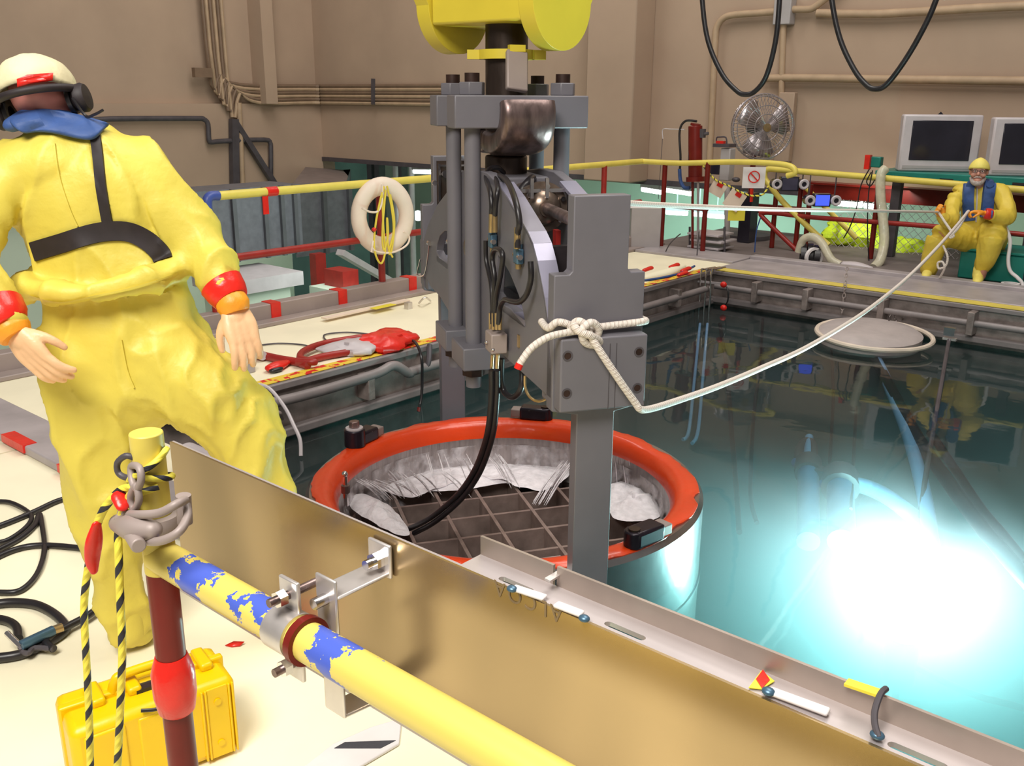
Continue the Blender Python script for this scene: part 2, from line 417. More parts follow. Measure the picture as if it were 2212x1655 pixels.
# pool shell
q = M(); q.bx(XL-.25, XL, YN, YF, -9.0, -.002); struct('wall_pool_left', q, concrete)
q = M(); q.bx(XL, XR, YF, YF+.25, -9.0, -.03); struct('wall_pool_far', q, concrete)
q = M(); q.bx(XL, XR, YN-.30, YN-.06, -9.0, -.03); struct('wall_pool_near', q, concrete)
q = M(); q.bx(XR, XR+.25, YN, YF, -9.0, -.002); struct('wall_pool_right', q, concrete)
q = M(); q.bx(XL, XR, YN, YF, -9.2, -9.0); struct('floor_pool', q, concrete)
# hall walls
q = M(); q.bx(XW-.4, XW, -2, YB+.4, .1, 12); q.bx(XW, XW+.12, -2, YB, .1, 1.62)
for px0, px1 in ((540, 575),):
    a, b = A(px0, 100, 'x', XW), A(px1, 100, 'x', XW); q.bx(XW, XW+.4, a.y, b.y-.1, 1.62, 12)
struct('wall_left', q, wall_tan)
q = M(); q.bx(XW-.4, 6, YB, YB+.35, .55, 12); struct('wall_back', q, wall_tan)
q = M(); q.bx(A(1265, 200, 'y', 12.0).x, A(1368, 200, 'y', 12.0).x, 12.0, YB, .55, 12); struct('pillar', q, wall_tan, bevel=.02)
q = M(); q.bx(XW, 6, YB-.03, YB, .50, .58); struct('trim_1', q, darkmet)
# lower level seen under the walls
q = M(); q.bx(-24, 5, 18.5, 18.7, -4, .8); struct('wall_lower_back', q, wall_pale)
q = M(); q.bx(-24, -15.9, -2, 18.5, -4.1, -4); q.bx(-15.9, 5, 12.6, 18.5, -4.1, -4); q.bx(-15.9, -6.45, -2, 12.6, -4.1, -4); struct('floor_lower', q, wall_pale)
q = M(); q.bx(-24, 5, 12.9, 18.5, .85, .95); struct('ceiling_lower', q, whitedim)
q = M(); q.bx(XW-.6, XW-.3, -2, 11.9, -4, .1); struct('wall_lower_left', q, wall_pale)
q = M()
a, b = A(785, 450, 'y', 15.5), A(935, 450, 'y', 15.5); q.bx(a.x-3, a.x+.2, 15.5, 15.7, -4, .85); struct('wall_lower_teal_lit', q, wall_teal_lit)
q = M(); q.bx(-6.46, -6.40, -1.5, 12.4, -4, -.25); q.bx(-6.4, 4, 12.5, 12.6, -4, -.3); struct('wall_deck_edge', q, darkmet)

# water: a closed body with a round opening where the cask stands
wm = bpy.data.materials.new('pool_water'); wm.use_nodes = True; nt = wm.node_tree; nt.nodes.clear()
out = nt.nodes.new('ShaderNodeOutputMaterial'); mx = nt.nodes.new('ShaderNodeMixShader'); fr = nt.nodes.new('ShaderNodeFresnel'); fr.inputs[0].default_value = 1.33
gl = nt.nodes.new('ShaderNodeBsdfGlossy'); gl.inputs['Roughness'].default_value = .035; tr = nt.nodes.new('ShaderNodeBsdfTransparent')
tc = nt.nodes.new('ShaderNodeTexCoord'); no = nt.nodes.new('ShaderNodeTexNoise'); no.inputs['Scale'].default_value = 2.2; no.inputs['Detail'].default_value = 3
bp = nt.nodes.new('ShaderNodeBump'); bp.inputs['Strength'].default_value = .05; bp.inputs['Distance'].default_value = .05
nt.links.new(tc.outputs['Object'], no.inputs['Vector']); nt.links.new(no.outputs['Fac'], bp.inputs['Height'])
nt.links.new(bp.outputs[0], gl.inputs['Normal']); nt.links.new(bp.outputs[0], fr.inputs['Normal'])
nt.links.new(fr.outputs[0], mx.inputs[0]); nt.links.new(tr.outputs[0], mx.inputs[1]); nt.links.new(gl.outputs[0], mx.inputs[2]); nt.links.new(mx.outputs[0], out.inputs['Surface'])
va = nt.nodes.new('ShaderNodeVolumeAbsorption'); va.inputs['Color'].default_value = (.615, .782, .776, 1); va.inputs['Density'].default_value = 3.0
vs = nt.nodes.new('ShaderNodeVolumeScatter'); vs.inputs['Color'].default_value = (.86, .93, 1, 1); vs.inputs['Density'].default_value = .34; vs.inputs['Anisotropy'].default_value = .15
ad = nt.nodes.new('ShaderNodeAddShader'); nt.links.new(va.outputs[0], ad.inputs[0]); nt.links.new(vs.outputs[0], ad.inputs[1]); nt.links.new(ad.outputs[0], out.inputs['Volume'])
def water_body():
    q = M(); R_ = 1.0; e = .004; zb = -8.99
    x0, x1, y0, y1 = XL+e, XR-e, YN-.06+e, YF-e; vs = []; fs = []
    ts = sorted([2*PI*i/96 for i in range(96)]+[math.atan2(y-CC.y, x-CC.x) % (2*PI) for x in (x0, x1) for y in (y0, y1)]); k = len(ts)
    for i in range(k):
        t = ts[i]; c, s_ = math.cos(t), math.sin(t)
        tx = ((x1-CC.x)/c if c > 1e-9 else (x0-CC.x)/c if c < -1e-9 else 1e9); ty = ((y1-CC.y)/s_ if s_ > 1e-9 else (y0-CC.y)/s_ if s_ < -1e-9 else 1e9)
        tt = min(tx, ty)
        vs += [(CC.x+R_*.955*c, CC.y+R_*.955*s_, ZW), (CC.x+tt*c, CC.y+tt*s_, ZW), (CC.x+tt*c, CC.y+tt*s_, zb), (CC.x+R_*.955*c, CC.y+R_*.955*s_, zb)]
    for i in range(k):
        a, b = 4*i, 4*((i+1) % k)
        for j in range(4): fs.append((a+j, b+j, b+(j+1) % 4, a+(j+1) % 4))
    q.add(vs, fs); return q
R_C = 1.0
wq = water_body()
struct('water', wq, wm, smooth=False)

# pool edge furniture: left lip with tape, bumper pipe and bands
def tape_strip(name, x0, x1, y0, y1, z, label):
    q = M(); q.bx(x0, x1, y0, y1, z, z+.004); q.build(name, tapery, label=label, cat='tape')
tape_strip('edge_tape', XL-.10, XL, 2.5, 9.0, .001, 'red and yellow striped tape along the left edge of the pool')
tape_strip('edge_tape', -3.6, -1.9, YN-.13, YN-.04, .001, 'red and yellow tape on the pool edge just behind the aluminium trough')
q = M(); q.bx(XL, XR, YF, YF+.16, -.004, .002); q.build('edge_stripe', railyel, label='plain yellow stripe painted along the far edge of the pool', cat='stripe')
q = M(); q.bx(XL-.02, XL+.03, YN, YF, -.05, -.002); q.bx(XL, XR, YF-.03, YF, -.05, -.006); struct('trim_2', q, pipegrey, bevel=.008)
q = M(); q.bx(XL, XL+.07, YN, YF, -.36, -.30); q.bx(XL, XR, YF-.07, YF, -.34, -.28); struct('trim_3', q, pipegrey, bevel=.012)
bp_ = thing('bumper_pipe', (XL+.08, 5, -.17), 'grey pipe running along the left pool wall above the water', 'pipe')
p = [A(345, 905, 'x', XL+.09), A(600, 868, 'x', XL+.09), A(800, 812, 'x', XL+.09), A(850, 790, 'x', XL+.09), A(885, 806, 'x', XL+.09), A(915, 795, 'x', XL+.09)]
p += [V((XL+.09, 6.2, -.17)), V((XL+.09, 8.8, -.16))]
M().tube(p, .035, 12).build('pipe', pipegrey, bp_)
for y in (3.2, 4.1, 5.3, 6.8, 8.2): M().bx(XL, XL+.12, y-.03, y+.03, -.26, -.08).build('bracket', concrete, bp_, bevel=.006)
bp_ = thing('bumper_pipe', (-2, YF-.1, -.15), 'grey pipe running along the far pool wall above the water', 'pipe')
M().cyl((XL+.1, YF-.1, -.155), (XR, YF-.1, -.155), .03).build('pipe', pipegrey, bp_)
for x in (-4.3, -3.75, -3.0, -2.2, -1.4, -.5): M().bx(x-.03, x+.03, YF-.15, YF, -.26, -.05).build('bracket', concrete, bp_, bevel=.006)
# kerbs round the deck
q = M(); q.bx(-6.42, -6.30, 1.6, 10.2, 0, .15); q.bx(-6.30, -6.17, 1.6, 10.2, 0, .035)
k_ = q.build('kerb', kerbbrown, bevel=.008, label='grey steel kerb with red tape bands along the outer side of the left deck', cat='kerb')
for px_, py_ in ((598, 685), (742, 655), (893, 628)):
    a = A(px_, py_, 'x', -6.29); M().bx(-6.424, -6.29, a.y-.045, a.y+.045, .002, .156).build('tape_band', redtape, k_)
q = M(); q.bx(XL, XR, YF+.16, YF+.85, -.005, .012); q.bx(XL, XR, YF+.85, YF+1.0, -.005, .05); q.bx(-6.16, XL, 9.5, 10.05, -.005, .03); struct('trim_4', q, kerbgrey, bevel=.015)
q = M(); q.bx(-7.5, -3.3, 1.80, 2.06, 0, .05)
k_ = q.build('step_plate', kerbgrey, bevel=.01, label='low grey steel step behind the walking person with red tape at its edge', cat='step')
for px_, py_ in ((25, 952), (128, 1025)):
    a = A(px_, py_, 'z', .05); M().bx(a.x-.13, a.x+.13, 1.79, 1.86, .012, .054).build('tape_patch', redtape, k_)

# ================================================================== cask
cask = thing('fuel_cask', L(0, 0, -3.2), 'large round steel cask with orange-red rim standing in the pool', 'cask')
ZR = -.10
M().lathe([(.835, ZR-.09), (.838, ZR-.06), (.855, ZR-.025), (.875, ZR-.003), (.90, ZR+.006), (.96, ZR+.006), (.975, ZR-.004), (.975, ZR-.02), (.90, ZR-.03), (.872, ZR-.06), (.868, ZR-.09)], CC, n=160, closed=True).build('rim_paint', ringor, cask, label='orange-red painted rim')
b_ = bpy.data.objects['rim_paint']
# ragged outer edge of the paint: pull the outermost ring in and out
me = b_.data
for v in me.vertices:
    r = math.hypot(v.co.x, v.co.y)
    if r > .945:
        t = math.atan2(v.co.y, v.co.x); j = noise.noise(V((math.cos(t)*4, math.sin(t)*4, 0)))*.06+noise.noise(V((math.cos(t)*22, math.sin(t)*22, 3)))*.022-.006
        s_ = (r+min(0, j))/r; v.co.x *= s_; v.co.y *= s_
M().lathe([(.91, -.7), (.91, ZR-.016), (.975, ZR-.008), (.995, ZR-.03), (.995, -.36), (.995, -3.2), (.9, -3.2), (.9, -.7)], CC, n=96, closed=True).build('shell', caskst, cask)
M().lathe([(.995, -.50), (1.003, -.505), (1.003, -.53), (.995, -.535)], CC, n=96, closed=True).build('weld_band', caskst, cask)
M().lathe([(.836, -1.0), (.836, ZR-.088), (.868, ZR-.088), (.868, -1.0)], CC, n=96, closed=True).build('liner', caskin, cask)
M().lathe([(.80, -.42), (.836, -.40), (.836, -.43), (.80, -.45)], CC, n=96, closed=True).build('ledge_ring', caskin, cask)
# basket: square cells aligned with the yoke
bk = thing('cell_basket', L(0, 0, -1.0), 'brown steel lattice of square cells inside the open cask', 'basket')
ZB = -.37
RB = .80
for k in range(-3, 4):
    off = -.025+k*.228
    if abs(off) < RB-.05:
        h = math.sqrt(RB**2-off**2); M().lb(-h, h, off-.009, off+.009, -.72, ZB).build('divider', basket, bk)
for k in range(-3, 4):
    off = .06+k*.228-.0
    if abs(off) < RB-.05:
        h = math.sqrt(RB**2-off**2); M().lb(off-.009, off+.009, -h, h, -.72, ZB-.004).build('divider', basket, bk)
M().lathe([(.001, -.74), (.80, -.74), (.80, -.72), (.001, -.72)], CC, n=48).build('base_plate', darksteel, bk)
q = M()
for k, (n_, w_) in enumerate(((.40, -.14), (.40, .09), (.40, .31))):
    q.lb(n_-.012, n_+.004, w_-.08, w_+.08, ZB-.02, ZB+.004)
q.build('cell_clip', zinc, bk)

# rim clamps
def clamp(t, label, tall, flip=1):
    c = CC+V((math.cos(t), math.sin(t), 0))*.94; rad = V((math.cos(t), math.sin(t), 0)); tan = V((-rad.y, rad.x, 0))*flip; z0 = ZR+.003
    ax = (tan, rad, Z)
    o = thing('rim_clamp', c+Z*z0, label, 'clamp', 'black clamps on the cask rim')
    M().box(c+Z*(z0+.038)+tan*.02, .17, .095, .076, ax).build('body', clampblk, o, bevel=.014)
    if tall:
        M().cyl(c-tan*.05+Z*z0, c-tan*.05+Z*(z0+.10), .058, 24).build('collar', clampblk, o, bevel=.006)
        M().cyl(c-tan*.05+Z*(z0+.10), c-tan*.05+Z*(z0+.108), .048, 24).build('washer', whitedim, o)
        M().cyl(c-tan*.05+Z*(z0+.108), c-tan*.05+Z*(z0+.145), .030, 6).build('bolt', hooksteel, o, bevel=.004)
    else:
        M().cyl(c-tan*.045+Z*z0, c-tan*.045+Z*(z0+.075), .045, 20).build('collar', clampblk, o, bevel=.006)
        M().cyl(c-tan*.045+Z*(z0+.075), c-tan*.045+Z*(z0+.083), .026, 12).build('bolt', darksteel, o)
    M().box(c+tan*.12+Z*(z0+.035), .08, .075, .05, ax).build('jaw', kerbbrown, o, bevel=.006)
    for s_ in (-1,):
        M().lathe([(.016, 0), (.022, 0), (.022, .004), (.016, .004)], c+tan*.045+rad*(-.043)+Z*(z0+.042), -rad, 16, True).build('ring_mark', white, o)
    return o
def ang_of(x, y):
    a = A(x, y, 'z', ZR)-CC; return math.atan2(a.y, a.x)
clamp(ang_of(745, 950), 'tall black clamp with a bolt head on the far left of the cask rim', True, -1)
clamp(ang_of(1165, 900), 'black clamp on the far side of the cask rim under the yellow hose loop', False)
clamp(ang_of(1365, 1165), 'black clamp on the near right of the cask rim beside the grey yoke leg', False)
c = A(748, 1092, 'z', -.22)
o = thing('drain_valve', c, 'small bright valve fitting standing inside the left of the cask rim', 'valve')
M().cyl(c, c+Z*.07, .013).build('stem', chrome, o); M().cyl(c+Z*.07, c+Z*.11, .022, 8).build('nut', hooksteel, o); M().cyl(c+Z*.11, c+Z*.16, .012).build('spout', chrome, o); M().ell(c+Z*.17, .016, .016, .016).build('cap', chrome, o)

# water pouring from the rim into the cask
fm = bpy.data.materials.new('falling_water'); fm.use_nodes = True; nt = fm.node_tree; b = nt.nodes['Principled BSDF']
b.inputs['Base Color'].default_value = (.88, .84, .88, 1); b.inputs['Roughness'].default_value = .5
tc = nt.nodes.new('ShaderNodeUVMap'); mp = nt.nodes.new('ShaderNodeMapping'); mp.inputs['Scale'].default_value = (34, 1.6, 1); no = nt.nodes.new('ShaderNodeTexNoise'); no.inputs['Scale'].default_value = 1.6; no.inputs['Detail'].default_value = 5
rp = nt.nodes.new('ShaderNodeValToRGB'); rp.color_ramp.elements[0].position = .42; rp.color_ramp.elements[1].position = .72
rp.color_ramp.elements[1].color = (.8, .8, .8, 1)
nt.links.new(tc.outputs[0], mp.inputs[0]); nt.links.new(mp.outputs[0], no.inputs['Vector']); nt.links.new(no.outputs['Fac'], rp.inputs[0]); nt.links.new(rp.outputs[0], b.inputs['Alpha'])
foam = mat('foam', (.88, .84, .88), .6, var=.12, vscale=25, bump=.5, bscale=40)
q = M(); k = 120; rows = 9; o0 = 0
for i in range(k):
    t = 2*PI*i/k
    thr = .10+.09*noise.noise(V((math.cos(t)*2, math.sin(t)*2, 5)))
    for j in range(rows):
        h = j/(rows-1); r = .832-h*h*(thr+.02)-.002; zz = ZR-.13-h*.26
        q.v.append(CC+V((r*math.cos(t), r*math.sin(t), zz))); q.uv[len(q.v)-1] = (i/k, h)
for i in range(k):
    for j in range(rows-1):
        a_, b2 = i*rows, ((i+1) % k)*rows; q.f.append([a_+j, b2+j, b2+j+1, a_+j+1])
q.build('falling_water', fm, kind='stuff', label='thin sheets of water running down the inside of the cask wall', cat='water')
def splash(name, px_list, z0, hgt, label, seed):
    """churning white water: a lumpy mound over a patch of the cask's inner edge"""
    pts = [A(x, y, 'z', z0) for x, y in px_list]
    q = M(); cx = sum(pts, V((0, 0, 0)))/len(pts)
    n1, n2 = 64, 14; o = 0
    P2 = smooth_path(pts, 8, True); m_ = len(P2)
    q.v.append(cx+Z*hgt)
    for j in range(1, n2+1):
        f = j/n2
        for i in range(m_):
            p = cx.lerp(P2[i], f); nz = noise.turbulence(p*9+V((seed, 0, 0)), 3, False)
            q.v.append(p+Z*(hgt*(1-f**1.6)*(.55+.8*nz))+V((noise.noise(p*14), noise.noise(p*14+V((9, 9, 9))), 0))*.014)
    for i in range(m_): q.f.append([0, 1+i, 1+(i+1) % m_])
    for j in range(n2-1):
        for i in range(m_):
            a_, b2 = 1+j*m_, 1+(j+1)*m_; q.f.append([a_+i, b2+i, b2+(i+1) % m_, a_+(i+1) % m_])
    q.build(name, foam, kind='stuff', label=label, cat='water')
splash('white_water', [(812, 1050), (850, 1020), (930, 1003), (1050, 998), (1190, 1000), (1230, 1012), (1215, 1040), (1165, 1060), (1105, 1043), (1000, 1058), (930, 1062), (880, 1075)], -.36, .035, 'white churning water along the far inner side of the cask', 1)
splash('white_water', [(752, 1075), (790, 1068), (850, 1100), (885, 1150), (860, 1155), (800, 1125), (765, 1100)], -.30, .05, 'white gush of water in the left part of the cask beside the valve', 2)
splash('white_water', [(1320, 1045), (1370, 1040), (1420, 1068), (1430, 1105), (1400, 1125), (1330, 1120), (1312, 1080)], -.33, .05, 'white foaming water in the right part of the cask behind the yoke leg', 3)
# streaks of water shot across the cells
def streaks(spec, label):
    q = M()
    for (xa, ya, xb, yb, nn, sp) in spec:
        for i in range(nn):
            f = random.uniform(-1, 1); g = random.random()
            a = A(xa+f*sp, ya+random.uniform(-6, 6), 'z', -.2+random.uniform(-.03, .03)); b2 = A(xb+f*sp*1.15, yb+random.uniform(-8, 8), 'z', -.36)
            mdl = a.lerp(b2, .5)+Z*.015; q.tube([a, mdl, b2], [.001, .003+.003*g, .001], 5, k=3)
    q.build('water_streaks', foam, kind='stuff', label=label, cat='water')
streaks([(800, 1035, 860, 1080, 12, 40), (900, 1020, 945, 1072, 14, 70), (1010, 985, 1040, 1050, 14, 90)], 'white streaks of water shooting over the far left cells of the basket')
streaks([(1225, 1000, 1165, 1085, 20, 16), (1345, 1000, 1352, 1060, 12, 50)], 'white streaks of water falling in front of the yoke leg into the cask')

# ================================================================== crane hook block
def dpt(p): return (V(p)-CAM).dot(FWD)
ck = thing('crane_hook', L(0, 0, 1.3), 'yellow crane block with dark steel double hook carrying the grey lifting yoke', 'crane hook')
def cheek(x0, x1):
    zc = 2.145; yc = 3.375; pts = []
    for i in range(0, 25):
        t = PI*i/24; pts.append((yc+.20*math.cos(PI-t)*-1*-1, zc-.20*math.sin(t)))
    pts += [(yc+.29, zc+.14), (yc+.42, zc+.42), (yc+.50, zc+.9), (yc-.50, zc+.9), (yc-.42, zc+.42), (yc-.29, zc+.14)]
    return M().prism([pts], lambda a, b, t: V((t, a, b)), x0, x1)
cheek(-3.28, -3.2).build('cheek_plate', craneyel, ck, bevel=.008, ang=25)
cheek(-2.68, -2.60).build('cheek_plate', craneyel, ck, bevel=.008, ang=25)
M().bx(-3.2, -2.68, 3.19, 3.56, 2.06, 3.0).build('crossbeam', craneyel, ck, bevel=.012)
M().cyl((-2.598, 3.375, 2.36), (-2.575, 3.375, 2.36), .10, 40).build('pin_boss', craneyel, ck, bevel=.006)
M().cyl((-3.2, 3.375, 2.36), (-3.19, 3.375, 2.36), .10, 40).build('pin_boss', craneyel, ck)
M().cyl(L(0, 0, 1.55), L(0, 0, 2.08), .095, 40).build('shank', darksteel, ck)
o_ = M().lb(-.135, .135, -.125, .125, 1.915, 1.955); 
o_ = M().lathe([(.10, 1.915), (.125, 1.915), (.125, 1.955), (.10, 1.955)], CC, n=40, closed=True).build('collar', craneyel, ck, label='yellow collar')
for s_ in (-1, 1): M().box(CC+RT0*(s_*.145)+Z*1.935, .06, .05, .04, (RT0, Z.cross(RT0), Z)).build('collar_lug', craneyel, ck)
q = M().bar(Ln(1095, 190, .16)+Z*.0, Ln(1095, 190, .16)+Z*.01, .01, .01)
q = M(); a = Ln(1116, 112, .14); b2 = Ln(1116, 196, .22)
q.bar(a, b2, .095, .03, N); q.build('latch_plate', kerbbrown, ck, bevel=.006)
q = M(); q.bar(a+Z*.0, a+Z*.028, .07, .036, N); q.build('latch_hinge', craneyel, ck)
# double hook: a J on either side of the shank
def hook_side(s_):
    pth = [(.0, 1.565, .085), (.10, 1.555, .085), (.22, 1.575, .085), (.30, 1.62, .085), (.325, 1.685, .08), (.315, 1.735, .06)]
    n_ = 20; q = M(); pts = smooth_path([L(s_*a_, 0, b_) for a_, b_, c_ in pth], 6); rs = smooth_path([V((c_, 0, 0)) for a_, b_, c_ in pth], 6)
    o = 0
    for i, p in enumerate(pts):
        t = (pts[min(i+1, len(pts)-1)]-pts[max(i-1, 0)]).normalized(); u_ = t.cross(Wd).normalized(); r = rs[i].x; hw = .118
        for j in range(n_):
            g = 2*PI*j/n_; cx, cy = math.cos(g), math.sin(g); e = .45
            q.v.append(p+Wd*(hw*math.copysign(abs(cx)**e, cx))+u_*(r*.62*math.copysign(abs(cy)**e, cy)))
    for i in range(len(pts)-1):
        for j in range(n_): q.f.append([i*n_+j, i*n_+(j+1) % n_, (i+1)*n_+(j+1) % n_, (i+1)*n_+j])
    q.f.append(list(range(n_))[::-1]); q.f.append([(len(pts)-1)*n_+j for j in range(n_)])
    q.build('hook_prong', hooksteel, ck, ang=60)
hook_side(1); hook_side(-1)
M().cyl(L(0, 0, 1.30), L(0, 0, 1.50), .097, 32).build('hook_eye', darksteel, ck, bevel=.01)

# ================================================================== grey lifting yoke
yk = thing('lifting_yoke', L(0, 0, .6), 'large grey painted lifting yoke with two arms hanging over the orange-rimmed cask', 'lifting yoke')
# four tie rods, top bars, nuts and lower lugs
for sn in (1, -1):
    n_ = .18*sn
    M().lb(n_-.075, n_+.075, -.30, .30, 1.625, 1.762).build('top_bar', yokegrey, yk, bevel=.006)
    for sw in (1, -1):
        w_ = .205*sw
        r_ = M().cyl(L(n_, w_, .46), L(n_, w_, 1.72), .036, 20).build('tie_rod', yokegrey, yk)
        M().cyl(L(n_, w_, 1.762), L(n_, w_, 1.815), .058, 6).build('top_nut', yokegrey, r_, bevel=.004)
        M().cyl(L(n_, w_, 1.815), L(n_, w_, 1.852), .032, 16).build('thread_end', rustnut, r_)
        M().lb(n_-.13, n_+.11, w_-.075 if sw < 0 else w_-.07, w_+.07 if sw < 0 else w_+.075, .565, .67).build('lower_lug', yokegrey, yk, bevel=.006)
        M().cyl(L(n_, w_, .515), L(n_, w_, .565), .055, 6).build('lower_nut', rustnut, r_, bevel=.004)
        M().cyl(L(n_, w_, .475), L(n_, w_, .515), .033, 16).build('thread_end', rustnut, r_)
# side plates with shaped openings
outer = [(-1.13, .77), (-1.13, .95), (-.985, 1.06), (-.73, 1.20), (-.41, 1.32), (-.15, 1.42), (.10, 1.445), (.30, 1.445), (.46, 1.416), (.62, 1.37), (.80, 1.303), (.89, 1.27), (.955, 1.235), (1.01, 1.18), (1.055, 1.12), (1.10, 1.06), (1.14, .99), (1.19, .80), (1.19, .705), (.35, .705), (.25, .66), (-.37, .655), (-.70, .71), (-.95, .72)]
h1 = [(-.43, 1.10), (-.56, 1.085), (-.68, 1.042), (-.745, .99), (-.768, .95), (-.70, .925), (-.44, .93)]
h2 = [(.46, 1.12), (.53, 1.108), (.63, 1.08), (.704, 1.045), (.77, 1.01), (.82, .975), (.85, .94), (.865, .905), (.67, .93), (.52, .925), (.42, .95)]
for s_ in (1, -1):
    f = (lambda a_, b_, t: L(a_, t, b_))
    M().prism([outer, h1, h2], f, -.172*s_, -.128*s_).build('side_plate', yokegrey, yk, bevel=.004, ang=25)
# paler edge strip of the near left plate
q = M(); ed = [(.46, 1.416), (.62, 1.37), (.80, 1.303), (.89, 1.27), (.955, 1.235), (1.01, 1.18), (1.055, 1.12), (1.10, 1.06), (1.14, .99), (1.18, .82)]
for s_ in (-1, 1):
    q = M()
    for (a_, b_), (c_, d_) in zip(ed[:-1], ed[1:]):
        dv = V((c_-a_, d_-b_)).normalized(); nv = (-dv.y, dv.x) if -dv.y > 0 else (dv.y, -dv.x)
        for e_ in ((a_, b_), (c_, d_)):
            q.v += [L(e_[0]+nv[0]*.003, .10*s_, e_[1]+nv[1]*.003), L(e_[0]+nv[0]*.003, .172*s_, e_[1]+nv[1]*.003), L(e_[0]-nv[0]*.012, .172*s_, e_[1]-nv[1]*.012), L(e_[0]-nv[0]*.012, .10*s_, e_[1]-nv[1]*.012)]
        o = len(q.v)-8; q.f += [[o, o+1, o+5, o+4], [o+1, o+2, o+6, o+5], [o+2, o+3, o+7, o+6], [o+3, o, o+4, o+7], [o, o+3, o+2, o+1], [o+4, o+5, o+6, o+7]]
    q.build('edge_flange', yokeedge, yk, ang=15)
M().lb(-.42, .42, -.128, .128, .72, .80).build('centre_web', yokegrey, yk)
M().lb(-.25, .25, -.128, .128, 1.20, 1.42).build('centre_block', yokegrey, yk, bevel=.01)
# ledges lying inside the openings
M().lb(.46, .86, -.172, -.10, .895, .925).build('opening_ledge', yokeedge, yk)
M().lb(-.76, -.44, -.172, -.10, .895, .925).build('opening_ledge', yokeedge, yk)
# arms
def arm(s_):
    P = lambda a_, b_, t: L(t*s_, a_*s_, b_)
    up = [(-.105, 1.432), (.105, 1.432), (.105, 1.172), (.117, 1.16), (.172, 1.16), (.172, .66), (.074, .64), (.074, -1.3), (-.074, -1.3), (-.074, .64), (-.172, .66), (-.172, 1.16), (-.117, 1.16), (-.105, 1.172)]
    ar = M().prism([up], P, 1.135, 1.20).build('arm_plate', yokegrey, yk, bevel=.004, ang=25)
    return ar
an_ = arm(1); af = arm(-1)
q = M(); q.lb(1.06, 1.265, -.165, .165, .675, .945); cb = q.build('clevis_block', yokegrey, yk, bevel=.006)
for x, y in ((1226, 769), (1380, 760), (1224, 850), (1376, 838)):
    a = Ln(x, y, 1.264); M().lathe([(.013, 0), (.019, 0), (.019, .003), (.013, .003)], a, N, 20, True).build('bolt_rim', darkmet, cb); M().cyl(a-N*.01, a+N*.0015, .014, 16).build('bolt_hole', rustnut, cb)
for w_ in (.02, .045): M().lb(1.262, 1.2665, w_-.001, w_+.001, .677, .92).build('seam_groove', darkmet, cb)
q = M(); q.lb(-1.265, -1.06, -.165, .165, .675, .945); q.build('clevis_block', yokegrey, yk, bevel=.006)
# window frame and bright fasteners on the inside of the far arm
q = M(); q.lb(-1.135, -1.12, -.085, .085, 1.16, 1.405); q.build('window_recess', darksteel, yk)
for w_ in (-.045, .045):
    M().cyl(L(-1.13, w_, 1.335), L(-1.06, w_, 1.335), .022, 14).build('arm_bolt', chrome, yk)
M().lb(-1.12, -1.10, -.07, .07, 1.375, 1.385).build('guide_bar', chrome, yk)
for w_ in (-.075, .075): M().lb(-1.12, -1.10, w_-.006, w_+.006, 1.17, 1.39).build('guide_bar', chrome, yk)
# hydraulic cylinder between the plates
hc = M().lathe([(.001, 0), (.080, 0), (.080, .25), (.104, .25), (.104, .28), (.075, .281), (.066, .30), (.048, .318), (.034, .324), (.034, .335), (.001, .335)], L(.24, .012, 1.318), N, 36).build('actuator_housing', bronze, yk, ang=28, label='bronze coloured actuator housing')
M().cyl(L(.55, .012, 1.318), L(1.14, -.05, 1.325), .0235, 18).build('actuator_rod', hooksteel, yk)
for i in range(6):
    t = 2*PI*i/6+.4; c = L(.525, .012, 1.318)+Wd*(.087*math.cos(t))+Z*(.087*math.sin(t)); M().cyl(c-N*.02, c+N*.012, .011, 8).build('housing_bolt', chrome, hc)
M().lb(.52, .535, -.128, .128, 1.38, 1.395).build('cross_wire', chrome, yk)
for w_ in (-.055, .01): M().lb(.56, .57, w_-.007, w_+.007, 1.36, 1.44).build('cross_pin', chrome, yk)
M().lb(.60, 1.12, -.128, .128, .72, .74).build('lower_web', yokegrey, yk)
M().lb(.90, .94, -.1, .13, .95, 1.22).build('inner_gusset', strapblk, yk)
M().lb(.62, .66, .02, .04, 1.02, 1.24).build('red_stay', redbright, yk)
# small bright fittings on the far half
for x, y in ((938, 395), (927, 525), (970, 522)):
    a = Lw(x, y, -.18); M().cyl(a-N*.012, a+N*.02, .014, 10).build('fitting', chrome, yk)
M().tube([Lw(878+30, 560, -.18), Lw(872+30, 585, -.18), Lw(884+18, 594, -.18), Lw(900+18, 590, -.18), Lw(927, 530, -.18)], .004, 8).build('wire_loop', chrome, yk)
M().lathe([(.001, 0), (.055, 0), (.055, .015), (.03, .03), (.001, .03)], Lw(1017, 535, -.174), -Wd, 24).build('pressure_boss', bronze, yk)
